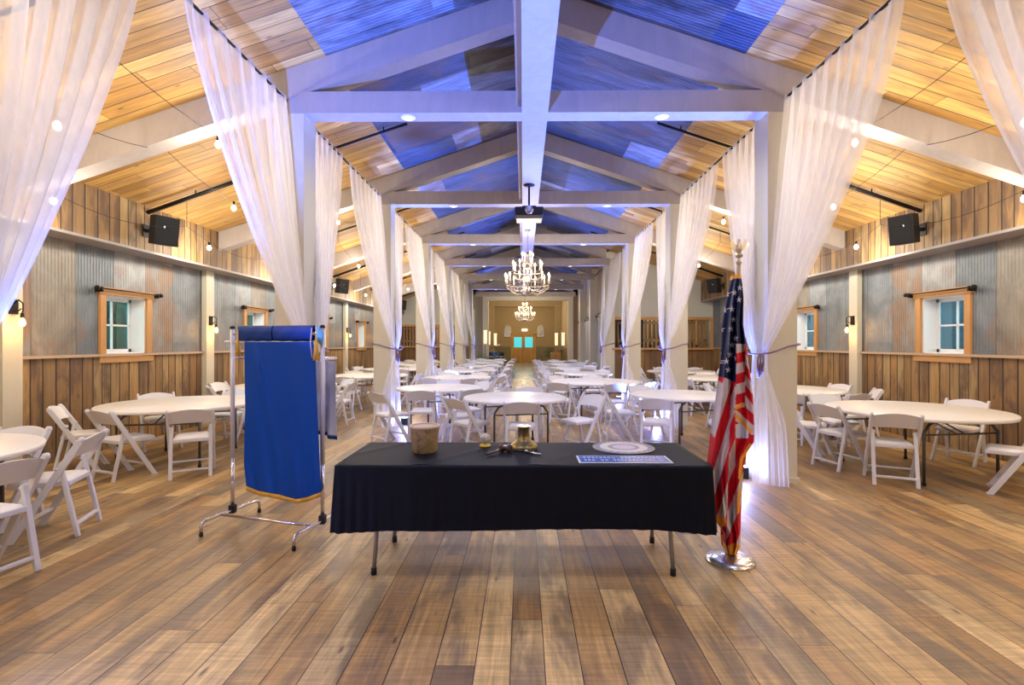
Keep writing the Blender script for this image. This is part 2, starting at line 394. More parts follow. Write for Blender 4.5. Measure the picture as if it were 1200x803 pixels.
# aisle end walls with framed openings
def end_wall(x0, x1, y, z0, z1, opens, name, nm, zt):
    b = MB(); xs = sorted([x0, x1]+[q for o in opens for q in o])
    for i in range(len(xs)-1):
        a, c = xs[i], xs[i+1]; hole = any(o[0] <= (a+c)/2 <= o[1] for o in opens)
        b.bb(a, c, y, y+0.15, 0, z0, 1)
        if not hole: b.bb(a, c, y, y+0.15, z0, z1, 0)
        b.bb(a, c, y, y+0.15, z1, zt, 0)
    return S(b.build(nm, [M_WWALL, M_WALLX]), label=name)
RO = [(3.02, 4.68), (5.25, 6.16)]
LO = [(-5.85, -5.05), (-4.85, -3.95), (-3.75, -2.95)]
end_wall(CX+2.7, CX+6.3, YR, 1.36, 2.28, RO, 'pale end wall with wood framed openings, flag side', 'wall_far_right', 4.7)
end_wall(CX-6.3, CX-2.7, YL, 1.36, 2.28, LO, 'pale end wall with wood framed openings, banner side', 'wall_far_left', 4.7)
def slat_wall():
    m = NM('warm slatted wall'); p = m.xyz()
    f = m.M('FRACT', m.M('MULTIPLY', p[0], 6.5)); s = m.M('LESS_THAN', f, 0.45)
    m.base(m.mix(s, (0.62,0.45,0.26), (0.13,0.07,0.03))); m.set(Roughness=0.6); return m.m
M_SLAT = slat_wall()
M_SPIN = painted('spindle wood', (0.38,0.22,0.10), 0.2)
def framed(ox, y, z0, z1, idx, label, mull):
    w = empty('window_%d' % (8+idx), ((ox[0]+ox[1])/2, y, z0), 0, label, kind='structure')
    hw = (ox[1]-ox[0])/2; h = z1-z0; t = 0.09
    b = MB(); b.bb(-hw-t, hw+t, -0.04, 0.0, h, h+t); b.bb(-hw-t, -hw, -0.04, 0.0, 0, h); b.bb(hw, hw+t, -0.04, 0.0, 0, h); b.build('casing', M_ORANGE, w)
    MB().bb(-hw-t-0.02, hw+t+0.02, -0.14, 0.12, -0.07, 0, bev=0.008).build('sill', M_ORANGE, w)
    for k in range(mull):
        x = -hw + 2*hw*(k+1)/(mull+1)
        MB().bb(x-0.02, x+0.02, 0.02, 0.08, 0, h).build('mullion', M_ORANGE, w)
    b = MB()
    for k in range(int(2*hw/0.13)): b.bb(-hw+0.13*k+0.03, -hw+0.13*k+0.07, 0.4, 0.44, 0.25, h-0.1)
    b.bb(-hw, hw, 0.39, 0.45, h-0.12, h-0.04); b.bb(-hw, hw, 0.39, 0.45, 0.2, 0.27)
    b.bb(-hw, -hw+0.05, 0.39, 0.45, -0.1, 0.3); b.bb(hw-0.05, hw, 0.39, 0.45, -0.1, 0.3)
    b.build('spindle_screen', M_SPIN, w)
for i, (o_, y_) in enumerate([(q, YR) for q in RO]+[(q, YL) for q in LO]):
    framed(o_, y_, 1.36, 2.28, i, ['wide wood framed hatch with spindles beside the inner wall, flag side', 'narrow wood framed hatch with a plant, flag side corner', 'wood framed hatch at the outer corner, banner side', 'middle wood framed hatch, banner side end wall', 'wood framed hatch nearest the nave, banner side'][i], 1 if i in (0, 1) else 0)
# rooms behind the hatches
for x0, x1, y in ((CX+2.8, CX+6.3, YR), (CX-6.3, CX-2.7, YL)):
    b = MB(); b.bb(x0, x1, y+1.9, y+2.0, 0, 3.2, 0); b.bb(x0, x1, y+0.15, y+2.0, 3.1, 3.2, 1); b.bb(x0-0.1, x0, y+0.15, y+2, 0, 3.2, 1); b.bb(x1, x1+0.1, y+0.15, y+2, 0, 3.2, 1)
    S(b.build('wall_kitchen', [M_SLAT, M_TAN]), label='slatted wall seen through the hatches')
    light('POINT', 'hatch_lamp', ((x0+x1)/2, y+1.0, 2.7), 16, C_BULB, size=0.15)
# inner wall along the right aisle beyond its end wall, sliding doors
XR = CX+2.86
b = MB(); b.bb(XR, XR+0.15, YR+0.15, 28.0, 2.62, 5.0, 0); b.bb(XR, XR+0.15, YR+0.15, 18.2, 0, 2.62, 0); b.bb(XR, XR+0.15, 24.3, 28.0, 0, 2.62, 0)
b.bb(XR+0.9, XR+1.0, YR+0.15, 28.0, 0, 2.7, 1); b.bb(XR, XR+1.0, YR+0.15, 28.0, 2.62, 2.7, 0)
M_LBOARD = planks('pale lap boards', 'Z', 'Y', 0.9, 6.0, [(0.46,0.36,0.27),(0.40,0.31,0.23),(0.50,0.40,0.31)], 6.0, 0.65, (0.3,0.22,0.16), 0.3, 0.006)
S(b.build('wall_inner_right', [M_LBOARD, M_DARK]), label='pale board wall above the sliding doors')
M_DOORP = planks('pale door boards', 'Z', 'Y', 0.22, 5.0, [(0.52,0.47,0.44),(0.44,0.40,0.38),(0.58,0.53,0.48)], 8.0, 0.6, (0.3,0.25,0.22), 0.3, 0.006)
for i, (a, c) in enumerate(((18.3, 19.6), (21.0, 24.2))):
    d = empty('door_%d' % (i+1), (XR-0.05, (a+c)/2, 0.02), kind='structure')
    d['label'] = ['pale sliding board door nearer the hatches', 'pale sliding board door farther down the wall'][i]
    MB().bb(-0.02, 0.02, -(c-a)/2, (c-a)/2, 0, 2.5).build('door_leaf', M_DOORP, d)
    MB().tube([(-0.05, -(c-a)/2+0.1, 0.9), (-0.05, -(c-a)/2+0.1, 1.2)], 0.015).build('door_handle', M_IRON, d)
tr = tag(MB().bar((XR-0.07, 18.0, 2.56), (XR-0.07, 26.8, 2.56), 0.05, 0.07).bar((XR-0.07, 18.0, 2.60), (XR-0.07, 18.0, 2.40), 0.05, 0.05).build('door_track', M_IRON), 'black sliding door track along the pale board wall', 'door track')
# left inner wall and the portal to the far hall
b = MB(); b.bb(CX-3.0, CX-2.86, YL+0.15, 27.6, 0, 4.7, 0); S(b.build('wall_inner_left', [M_BROWN]), label='brown inner wall beyond the banner side aisle')
b = MB(); b.bb(-2.95, -2.22, 27.7, 27.85, 0, 4.6, 0); b.bb(2.75, 3.1, 27.7, 27.85, 0, 4.6, 0); b.bb(-3.0, 3.2, 27.7, 27.85, 4.16, 5.5, 0)
S(b.build('wall_portal', [M_BROWN]), label='brown wall round the portal to the far hall')
b = MB(); b.bb(-2.22, -1.92, 27.66, 28.3, 0, 4.16); b.bb(2.48, 2.75, 27.66, 28.3, 0, 4.16); b.bb(-1.92, 2.48, 27.66, 28.3, 3.86, 4.16)
S(b.build('trim_3', M_CREAM), label='cream portal surround at the far hall')
b = MB(); b.bb(-2.5, -2.38, 28.3, YH, 1.2, 4.4); b.bb(2.5, 2.62, 28.3, YH, 1.2, 4.4); b.bb(-2.5, 2.62, YH, YH+0.12, 1.2, 4.4); b.bb(-2.5, 2.62, 28.3, YH, 4.3, 4.42)
b.bb(-2.4, -1.9, 33.2, 33.5, 0, 4.3); b.bb(2.1, 2.5, 33.2, 33.5, 0, 4.3); b.bb(-1.9, 2.1, 33.2, 33.5, 3.9, 4.3)
b.bb(-2.5, -2.37, 28.3, YH, 0, 1.2, 1); b.bb(2.49, 2.62, 28.3, YH, 0, 1.2, 1); b.bb(-2.5, 2.62, YH-0.01, YH+0.12, 0, 1.2, 1)
S(b.build('wall_far', [M_TAN, M_MARBLE]), label='tan plaster walls of the far hall over marble dado')
# ------------------------------------------------------------------ timber frame
for k in range(-2, 7):
    y = YK(k); yc = y+0.11
    for sgn in (-1, 1):
        if not (sgn > 0 and k >= 3) and not (sgn < 0 and k >= 5): ue = EAVE_U-0.005
        else: ue = 2.6
        b = MB(); d = 0.33
        pts = [(0.13, roof(0.13)), (ue, roof(ue)), (ue, roof(ue)-d), (0.13, roof(0.13)-d)]
        vs = [(CX+sgn*u, y+e, z-0.002) for e in (0, 0.22) for u, z in pts]
        b.add(vs, [(0,1,2,3),(7,6,5,4),(0,4,5,1),(1,5,6,2),(2,6,7,3),(3,7,4,0)])
        S(fixn(b.build('rafter', M_BEAM)), label='whitewashed rafter of the %s truss, %s' % (ORD[k+2], SIDE[sgn]))
        b = MB(); b.bb(CX+sgn*0.144, CX+sgn*2.73, y-0.004, y+0.216, 4.056, 4.295)
        S(b.build('tie_beam', M_BEAM), label='whitewashed tie beam of the %s truss, %s' % (ORD[k+2], SIDE[sgn]))
        if k >= 6: continue
        b = MB(); b.bb(CX+sgn*2.55, CX+sgn*2.87, y+0.006, y+0.32, 0.0, roof(2.87)-0.01)
        b.bb(CX+sgn*2.53, CX+sgn*2.89, y-0.02, y+0.34, 0, 0.05)
        S(b.build('column', M_POST), label='cream boxed post of the %s truss, %s' % (ORD[k+2], SIDE[sgn]))
        if (sgn < 0 and k < 5) or (sgn > 0 and k < 3):
            b = MB(); b.bb(CX+sgn*POST_IN, CX+sgn*(TIN_U-0.019), y+0.10, y+0.33, 0, 2.87)
            S(b.build('column', M_POST), label='cream wall post at the %s truss, %s' % (ORD[k+2], SIDE[sgn]))
S(MB().bb(CX-0.144, CX+0.144, YB, 27.7, 4.054, HR+0.02).build('ridge_beam', M_BEAM), label='long whitewashed centre beam under the ridge')
b = MB(); b.bb(CX-0.205, CX-0.146, YB, 27.7, 4.12, HR-0.12)
S(b.build('ridge_beam', M_BROWN), label='dark plank bolted along the centre beam')

# ------------------------------------------------------------------ windows
def window(sgn, yc, n, label):
    w = empty('window_%d' % n, (CX+sgn*TIN_U, yc, WZ0), 0, label); w['kind'] = 'structure'
    s = -sgn     # towards the room
    h = WZ1-WZ0; t = 0.10; a = WHW
    b = MB(); th = 0.035
    b.bb(0, s*th, -a-t, -a, -0.02, h); b.bb(0, s*th, a, a+t, -0.02, h); b.bb(0, s*(th+0.01), -a-t-0.02, a+t+0.02, -t-0.02, -0.02+0.02); b.bb(0, s*(th+0.012), -a-t-0.03, a+t+0.03, h, h+t)
    b.build('window_casing', M_ORANGE, w)
    d = -s*0.24
    b = MB(); b.bb(0, d, -a+0.001, -a+0.02, 0.001, h-0.001); b.bb(0, d, a-0.02, a-0.001, 0.001, h-0.001); b.bb(0, d, -a, a, 0.001, 0.02); b.bb(0, d, -a, a, h-0.02, h-0.001)
    b.build('window_jamb', M_SASH, w)
    b = MB(); e = 0.05
    for (y0, y1, z0, z1) in ((-a+0.02, -a+0.02+e, 0.02, h-0.02), (a-0.02-e, a-0.02, 0.02, h-0.02), (-a+0.02, a-0.02, 0.02, 0.02+e), (-a+0.02, a-0.02, h-0.02-e, h-0.02),
                             (-0.012, 0.012, 0.05, h-0.05), (-a+0.05, a-0.05, h/2-0.014, h/2+0.014)):
        b.bb(d*0.86, d*1.0, y0, y1, z0, z1)
    b.build('window_sash', M_SASH, w)
    MB().bb(d*0.92, d*0.93, -a+0.05, a-0.05, 0.05, h-0.05).build('window_pane', M_GLASS, w)
    r = empty('curtain_rod', (CX+sgn*TIN_U, yc, WZ0+h+0.07), 0, 'black iron rod over the %s %s window from the black table' % (ORD[n-1 if sgn < 0 else n-5], SIDE[sgn]), 'curtain rod', 'black rods over the windows')
    MB().tube([(s*0.09, -a-0.2, 0), (s*0.09, a+0.2, 0)], 0.011).build('rod', M_IRON, r)
    for q in (-1, 1):
        MB().lathe([(0.0,-0.035),(0.03,-0.02),(0.035,0.0),(0.03,0.02),(0.0,0.035)], 10, (0,0,0), M=Matrix.Translation((s*0.09, q*(a+0.22), 0)) @ Matrix.Rotation(PI/2, 4, 'X')).build('finial', M_IRON, r)
        MB().bb(0.001*s, s*0.11, q*(a+0.15)-0.012, q*(a+0.15)+0.012, -0.05, 0.02).build('bracket', M_IRON, r)
for i, y in enumerate(WIN_Y): window(-1, y, i+1, '%s window onto green foliage, wooden casing, banner side' % ORD[i])
for i, y in enumerate(WIN_Y[:3]): window(1, y, i+5, '%s window onto dusk tinted siding, wooden casing, flag side' % ORD[i])
# outside
def hedge():
    b = MB(); rnd = random.Random(3)
    for i in range(2600):
        y = rnd.uniform(3.5, 24); z = rnd.uniform(0.2, 3.3); x = -9.4+rnd.uniform(-0.5, 0.5)+0.2*math.sin(y*2)
        a, c = rnd.uniform(0, 6.28), rnd.uniform(-1, 1); r = rnd.uniform(0.10, 0.24)
        R = Matrix.Translation((x, y, z)) @ Matrix.Rotation(a, 4, 'Z') @ Matrix.Rotation(c, 4, 'X')
        b.add([(-r,0,0),(0,-r*0.5,0),(r,0,0),(0,r*0.5,0)], [(0,1,2,3)], 0, False, R)
    b.bb(-10.3, -10.0, 3, 24.5, 0, 3.3)
    m = NM('hedge leaves'); m.xyz(); n = m.noise(m.pos, 3.0, 4); m.base(m.ramp(n, [(0.3,(0.01,0.10,0.06)),(0.55,(0.03,0.30,0.15)),(0.75,(0.10,0.50,0.25))])); m.set(Roughness=0.6)
    return tag(b.build('hedge', m.m), 'dense green foliage outside the banner side windows', 'foliage', kind='stuff')
hedge()
def siding():
    m = NM('dusk tinted lap siding'); p = m.xyz(); f = m.M('FRACT', m.M('MULTIPLY', p[2], 9.0))
    m.base(m.mix(m.M('LESS_THAN', f, 0.14), (0.24,0.42,0.52), (0.08,0.16,0.22))); m.set(Roughness=0.6); m.bump(f, 0.3, 0.02); return m.m  # white boards; the blue of the dusk light is put into the base colour
S(MB().bb(8.9, 9.1, 2, 18, 0, 2.75).bb(8.7, 9.0, 2, 18, 2.75, 2.9).build('wall_neighbour', siding()), label='white lap sided building tinted dusk blue, outside the flag side windows')
S(MB().bb(-14, -6.45, 0, 26, -0.3, -0.2).build('ground', M_FERN), label='ground outside, banner side')
S(MB().bb(6.75, 14, 0, 20, -0.3, -0.2).build('ground', M_FERN), label='ground outside, flag side')

# ================================================================== NAVE LIGHTS
M_DISC = plain('white lamp trim', (0.85,0.83,0.83), 0.4)
M_LENS = plain('lit downlight lens', (0.9,0.9,0.9), 0.4, emit=(1,0.9,0.8), estr=1.5)
def downlight(x, y, k, sgn):
    t = empty('downlight', (x, y, 4.056), 0, 'white disc downlight under the %s tie beam, %s' % (ORD[k+2], SIDE[sgn]), 'downlight', 'disc downlights under the tie beams')
    MB().lathe([(0.0,-0.012),(0.05,-0.014),(0.075,-0.010),(0.085,-0.001),(0.0,-0.001)], 20).build('trim_ring', M_DISC, t)
    MB().lathe([(0.0,-0.0175),(0.045,-0.017),(0.045,-0.0145)], 16).build('lens', M_LENS, t)
    light('SPOT', 'downlight_lamp', (0, 0, -0.03), P_DOWN, C_DOWN, t, 0.09, 165, 0.9)
for k in range(-2, 6):
    for sgn in (-1, 1): downlight(CX+sgn*1.42, YK(k)+0.11, k, sgn)
# uplights on the floor at the posts
UPS = {(-1,-1):1.0, (1,0):1.0, (-1,1):1.0, (1,1):0.8, (-1,2):0.8, (1,2):0.7, (-1,3):0.8, (1,3):0.5, (-1,5):0.8}
for (sgn, k), pw in UPS.items():
    x = CX+sgn*2.34; y = YK(k)+(0.18 if k >= 0 else -0.05)
    t = empty('uplight', (x, y, 0), 0, 'small black floor uplight glowing blue at the %s post, %s' % (ORD[k+1], SIDE[sgn]), 'uplight', 'blue floor uplights at the posts')
    MB().bb(-0.06, 0.06, -0.06, 0.06, 0.0, 0.13, bev=0.01).build('housing', M_BLACK, t)
    MB().bb(-0.05, 0.05, -0.05, 0.05, 0.131, 0.135).build('lens', plain('blue led lens', (0.5,0.6,1), 0.4, emit=(0.35,0.5,1.0), estr=8*pw), t)
    light('POINT', 'uplight_spill', (0, 0, 0.19), 17*pw, (0.36, 0.42, 1.0), t, 0.05)
    light('SPOT', 'uplight_lamp', (0, 0, 0.16), P_UP*pw, C_UP, t, 0.03, 68 if k >= 0 else 80, 0.45, target=(0.0-sgn*(0.68 if k >= 0 else 0.3), -0.05 if k >= 0 else 0.5, 1.66))

# ================================================================== GAUZE CURTAINS
ROD_Z, ROD_U = 4.20, 2.74
def sm(t): return t*t*(3-2*t)
def curtain(sgn, k, dirn):
    """one gauze panel hung on the rod, gathered at the post and falling to the floor"""
    yp = YK(k); rnd = random.Random(k*7+sgn*3+dirn)
    ph = rnd.uniform(0, 6); nf = 8
    ystart = yp+0.0 if dirn < 0 else yp+0.30
    yfree = yp-1.70 if dirn < 0 else yp+(1.62 if k < 0 else 1.70)
    ytie = yp-0.02 if dirn < 0 else yp+0.16
    TZ = 1.42
    def P(s, t):
        # t: 0 rod .. 0.62 tie .. 1 floor
        if t <= 0.62:
            q = t/0.62; z = ROD_Z+0.028-(ROD_Z+0.028-TZ)*q
            qe = q**1.37
            yf = yfree+(ytie+dirn*0.07-yfree)*qe
            y0_ = ystart+(ytie-dirn*0.05-ystart)*(q**3)
            if dirn < 0: y0_ = min(y0_, yp-0.035) 
            y = y0_+(yf-y0_)*s
            wf = 1-0.8*q**2.2
            amp = (0.036*wf+0.010)*(0.5+0.5*min(1, q*4))
            u = ROD_U+(2.48-ROD_U)*(q**1.8 if dirn < 0 else min(1, q/0.9)**1.8)
            u -= 0.25*(1-s)*q*(1-q)*(1 if dirn > 0 else 0.35)
            a = amp*math.sin(2*PI*nf*s+ph+1.5*math.sin(3*s+ph))+amp*0.45*math.sin(2*PI*nf*2.3*s+2*ph)
            yy = y+dirn*amp*0.5*math.cos(2*PI*nf*s+ph); uu = u+a
            if dirn > 0 and uu > 2.535: yy = max(yy, yp+0.335)
            if dirn < 0: yy = min(yy, yp-0.018)
            return (CX+sgn*uu, yy, z)
        q = (t-0.62)/0.38; z = TZ*(1-q)+0.004
        fl = sm(min(1, q*1.6))*0.75+0.25*q
        if dirn < 0:   # in front of the post, wrapping round its inner corner
            ang = s
            u = 2.50+(-0.03+0.20*fl)*(1-s)+(-0.04-0.08*fl)*s
            y = ytie-0.05-0.10*fl+(0.08+0.14*fl)*s*s
        else:
            u = 2.49-0.02*fl*math.sin(PI*s)
            y = ytie-0.03+(0.06+0.10*fl)*s+0.01*fl
            if u > 2.49: u = 2.49
        a = (0.006+0.016*fl)*(math.sin(2*PI*3.3*s+ph+q*1.2)+0.4*math.sin(2*PI*7.1*s+2*ph))
        if dirn < 0: y -= abs(a)*0.9+0.01; u += a*0.5
        else: u -= abs(a)*0.9+0.02; y += a*0.5
        return (CX+sgn*u, y, z)
    b = MB(); b.grid(P, 130, 46)
    w = 'hanging towards the black table' if dirn < 0 else 'hanging towards the far hall'
    return tag(b.build('gauze_curtain', M_GAUZE), 'white gauze curtain tied at the %s post, %s, %s' % (ORD[k+1], SIDE[sgn], w), 'curtain', 'white gauze curtains between the posts')
def tieback(sgn, k):
    yp = YK(k); z = 1.42; r = 0.010
    t = empty('curtain_tieback', (CX, 0, 0), 0, 'mauve cord tieback round the %s post, %s' % (ORD[k+1], SIDE[sgn]), 'tieback', 'mauve cord tiebacks on the posts')
    P = [(2.885, yp+0.35, z+0.10), (2.885, yp-0.02, z+0.09), (2.75, yp-0.05, z+0.07), (2.60, yp-0.09, z+0.02), (2.50, yp-0.15, z), (2.40, yp-0.10, z-0.02), (2.36, yp+0.05, z-0.01), (2.38, yp+0.25, z+0.03), (2.52, yp+0.37, z+0.08)]
    MB().tube([(sgn*u, y, zz) for u, y, zz in P], r, 8, closed=True).build('cord', M_ROPE, t)
    b = MB()
    for q in range(3): b.tube([(sgn*(2.42-0.02*q), yp-0.16, z-0.01), (sgn*(2.41-0.03*q), yp-0.19, z-0.08), (sgn*(2.40-0.02*q), yp-0.18, z-0.20-0.03*q)], [0.013,0.010,0.018], 8)
    b.build('tassel', M_ROPE, t)
for sgn in (-1, 1):
    for k in range(-1, 6):
        if sgn > 0 and k > 3: continue
        if k >= 0: curtain(sgn, k, -1)
        curtain(sgn, k, 1)
        if k >= 0: tieback(sgn, k)
        r = empty('curtain_rod', (CX+sgn*ROD_U, YK(k)+1.99, ROD_Z), 0, 'thin black rod carrying gauze beyond the %s post, %s' % (ORD[k+1], SIDE[sgn]), 'curtain rod', 'black gauze rods between posts')
        MB().tube([(0, -1.665, 0), (0, 1.665, 0)], 0.014, 8).build('rod', M_IRON, r)
        if k == 5: pass

# ================================================================== FOLDING CHAIRS
def chair_parts():
    """white resin folding chair; +y is the way the sitter faces, origin on the floor"""
    P = {}
    hw = 0.218
    top = (-0.285, 0.785); foot = (0.175, 0.0)
    def lg(s):
        b = MB(); d = 0.012
        b.bar((s*hw, foot[0], 0.0), (s*hw, top[0]+0.02, 0.755), 0.050, 0.028, (1,0,0), bev=0.005)
        b.lathe([(0.0,-0.012),(0.024,-0.012),(0.024,0.012),(0.0,0.012)], 12, M=Matrix.Translation((s*hw, top[0]+0.015, 0.762)) @ Matrix.Rotation(PI/2, 4, 'Y'))
        b.box((s*hw, foot[0]+0.004, 0.008), (0.026, 0.05, 0.016))
        return b
    P['front_leg'] = [lg(-1), lg(1)]
    def rl(s):
        b = MB(); x = s*(hw-0.028)
        b.bar((x, -0.240, 0.0), (x, -0.125, 0.575), 0.030, 0.036, (1,0,0), bev=0.006)
        b.tube([(x-0.02*s, -0.118, 0.548), (s*(hw+0.016), -0.118, 0.548)], 0.011, 8)
        return b
    P['rear_leg'] = [rl(-1), rl(1)]
    b = MB()
    def seat(u, v):
        return (0,0,0)
    b.box((0, 0.015, 0.420), (0.350, 0.395, 0.040), bev=0.008)
    P['seat_frame'] = [b]
    b = MB()
    vs = []; n = 10
    def pad(u, v):
        x = (u-0.5)*0.340; y = 0.015+(v-0.5)*0.38
        e = min(1, 8*min(u, 1-u, v, 1-v)); return (x, y, 0.440+0.022*(1-(1-e)**2))
    b.grid(pad, 16, 16)
    P['seat'] = [b]
    b = MB()
    def back(side):
        def f(u, v):
            x = (u-0.5)*2*(hw-0.012)
            curve = 0.030*(1-(2*u-1)**2)
            z0 = 0.615+curve*0.35; z1 = 0.748+0.036*(1-(2*u-1)**2)
            z = z0+(z1-z0)*v
            y = top[0]+0.02+(0.755-z)*0.59 - curve*0.9 + side*0.009
            return (x, y, z)
        return f
    b.grid(back(-1), 14, 3); b.grid(lambda u, v: back(1)(1-u, v), 14, 3)
    b.grid(lambda u, v: back(-1 if v < 0.5 else 1)(u, 1.0), 14, 1); b.grid(lambda u, v: back(1 if v < 0.5 else -1)(u, 0.0), 14, 1)
    P['backrest'] = [b]
    b1 = MB(); b1.bar((-hw, 0.098, 0.137), (hw, 0.098, 0.137), 0.034, 0.018, bev=0.003)
    b2 = MB(); b2.bar((-hw+0.028, -0.221, 0.095), (hw-0.028, -0.221, 0.095), 0.034, 0.020, bev=0.003)
    P['stretcher'] = [b1, b2]
    return P
CP = chair_parts()
CH_MESH = [('leg', q.mesh('chair leg', M_WHITE)) for q in CP['front_leg']+CP['rear_leg']]
CH_MESH += [('seat_frame', CP['seat_frame'][0].mesh('chair seat frame', M_WHITE)), ('seat', CP['seat'][0].mesh('chair seat', M_VINYL)), ('backrest', CP['backrest'][0].mesh('chair backrest', M_WHITE))]
CH_MESH += [('stretcher', q.mesh('chair stretcher', M_WHITE)) for q in CP['stretcher']]
allb = MB()
for q in sum(CP.values(), []): allb.add(q.v, q.f, 0, False); allb.sm[-len(q.f):] = q.sm
CH_ALL = allb.mesh('whole folding chair', M_WHITE)
def chair(x, y, face, label, simple=False):
    if simple:
        o = bpy.data.objects.new('folding_chair', CH_ALL); COL.objects.link(o); o.location = (x, y, 0); o.rotation_euler = (0, 0, math.radians(face-90))
        return tag(o, label, 'chair', 'white folding chairs at the round tables')
    o = empty('folding_chair', (x, y, 0), math.radians(face-90), label, 'chair', 'white folding chairs at the round tables')
    for nm, me in CH_MESH:
        c = bpy.data.objects.new(nm, me); COL.objects.link(c); c.parent = o
    return o

# ================================================================== ROUND TABLES
TH = 0.74
def table_meshes(R):
    b = MB()
    b.lathe([(0.0, TH-0.002), (R-0.012, TH), (R-0.002, TH-0.006), (R, TH-0.02), (R-0.004, TH-0.038), (R-0.03, TH-0.042), (R-0.035, TH-0.03), (0.0, TH-0.03)], 72)
    top = b.mesh('round top', M_TABLE)
    legs = []
    c = R*0.62; w = R*0.50
    for s in (-1, 1):
        for q in (-1, 1):
            l = MB(); l.tube([(q*w*0.55, s*c*0.95, TH-0.04), (q*w*0.85, s*c*0.98, TH-0.10), (q*w, s*c, TH-0.18), (q*w, s*c, 0.02)], 0.0155, 8)
            l.lathe([(0.0, 0.0), (0.021, 0.0), (0.021, 0.035), (0.0, 0.035)], 8, (q*w, s*c, 0), mi=1)
            legs.append(l.mesh('round table leg', [M_STEEL, M_BLACK]))
    br = []
    for s in (-1, 1):
        l = MB(); l.tube([(-w, s*c, TH-0.2), (w, s*c, TH-0.2)], 0.010, 6)
        for q in (-1, 1): l.tube([(0.05*q, s*c, TH-0.2), (q*0.06, s*0.12, TH-0.045)], 0.009, 6)
        br.append(l.mesh('round table brace', M_STEEL))
    return top, legs, br
TM = {0.75: table_meshes(0.75), 0.91: table_meshes(0.91)}
def table(x, y, R, rot, desc):
    t = empty('round_table', (x, y, 0), math.radians(rot), 'white round folding table, %s' % desc, 'table', 'white round folding tables')
    top, legs, br = TM[R]
    for nm, ms in (('tabletop', [top]), ('leg', legs), ('brace', br)):
        for me in ms:
            c = bpy.data.objects.new(nm, me); COL.objects.link(c); c.parent = t
    return t
def pos_word(a, side):
    # angle a of the seat round its table: 0 towards +x, -90 towards the camera
    a = (a+360) % 360
    w = ['flag-side seat', 'far flag-side seat', 'far seat', 'far banner-side seat', 'banner-side seat', 'near banner-side seat', 'near seat', 'near flag-side seat'][int((a+22.5)//45) % 8]
    return w
def ring(x, y, R, desc, off=0, n=8, skip=(), simple=False):
    for i in range(n):
        a = off+360/n*i
        if i in skip: continue
        px_, py_ = x+(R+0.15)*math.cos(math.radians(a)), y+(R+0.15)*math.sin(math.radians(a))
        if any(abs(abs(px_-CX)-2.68) < 0.55 and abs(py_-YK(q)-0.15) < 0.60 for q in range(0, 6)): continue
        j = random.uniform(-5, 5); rr = R+0.10+random.uniform(-0.03, 0.07)
        cx_, cy_ = x+rr*math.cos(math.radians(a)), y+rr*math.sin(math.radians(a))
        chair(cx_, cy_, a+180+j, 'white folding chair, %s of the %s' % (pos_word(a, 0), desc), simple)
def chairs_at(tx, ty, lst, desc):
    for x, y, f, w in lst: chair(x, y, f, 'white folding chair, %s of the %s' % (w, desc))
# by the banner side wall
D = 'first banner-wall table'
table(-4.55, 3.45, 0.91, 20, 'first along the banner wall, nearest the camera')
chairs_at(0, 0, [(-3.52,3.20,170,'flag-side seat'), (-3.80,4.04,200,'far flag-side seat'), (-4.42,4.16,-88,'far seat')], D)
D = 'second banner-wall table'
table(-4.50, 6.60, 0.91, 10, 'second along the banner wall')
chairs_at(0, 0, [(-4.56,5.75,68,'near seat'), (-3.86,5.84,120,'near flag-side seat'), (-5.28,6.02,30,'near banner-side seat'), (-5.25,7.25,-42,'far banner-side seat'), (-4.55,7.72,-92,'far seat'), (-3.38,6.75,185,'flag-side seat'), (-3.75,7.50,-120,'far flag-side seat')], D)
for i, y in enumerate((9.4, 12.3, 15.2, 18.1, 21.0)):
    D = '%s banner-wall table' % ORD[i+2]; x = (-4.45, -3.75, -3.95, -3.95, -3.95)[i]
    table(x, y, 0.91, 15*i, '%s along the banner wall' % ORD[i+2])
    if i == 1: ring(x, y, 0.91, D, -98, simple=False)
    else: ring(x, y, 0.91, D, 12*i, simple=i > 1)
# by the flag side wall
D = 'first flag-wall table'
table(4.65, 6.03, 0.91, 8, 'first along the flag wall')
chairs_at(0, 0, [(3.90,6.20,14,'banner-side seat'), (4.05,5.58,65,'near banner-side seat'), (4.99,5.16,137,'near flag-side seat'), (5.58,6.50,210,'far flag-side seat'), (4.40,7.10,-85,'far seat'), (3.82,6.78,-32,'far banner-side seat')], D)
for i, (x, y) in enumerate(((4.5, 8.7), (4.4, 11.4), (4.4, 14.1))):
    D = '%s flag-wall table' % ORD[i+1]; table(x, y, 0.91, 20*i+5, '%s along the flag wall' % ORD[i+1]); ring(x, y, 0.91, D, 20+17*i, simple=i > 1)
# middle of the nave
D = 'table behind the brass bell'
table(-0.12, 7.36, 0.75, 12, 'on the centre line behind the brass bell')
chairs_at(0, 0, [(-0.02,6.62,90,'near seat'), (-0.72,6.92,42,'near banner-side seat'), (-0.98,7.55,10,'banner-side seat'), (0.80,7.12,215,'flag-side seat turned away'), (0.10,8.22,-88,'far seat')], D)
D = 'table behind the bucket'
table(-1.48, 8.92, 0.75, 30, 'behind the bucket, nearest of the banner-side nave row')
chairs_at(0, 0, [(-1.62,8.10,95,'near seat'), (-0.92,8.28,120,'near flag-side seat'), (-2.02,7.72,48,'near banner-side seat'), (-0.55,8.95,182,'flag-side seat'), (-0.95,9.55,-135,'far flag-side seat'), (-1.5,9.85,-90,'far seat')], D)
for i in range(5):
    y = 11.6+2.75*i; D = '%s banner-side nave table' % ORD[i+1]
    table(-1.50, y, 0.75, 25*i, '%s in the banner-side nave row' % ORD[i+1]); ring(-1.50, y, 0.75, D, 22.5, skip=(3, 4) if i in (0,) else (), simple=i > 0)
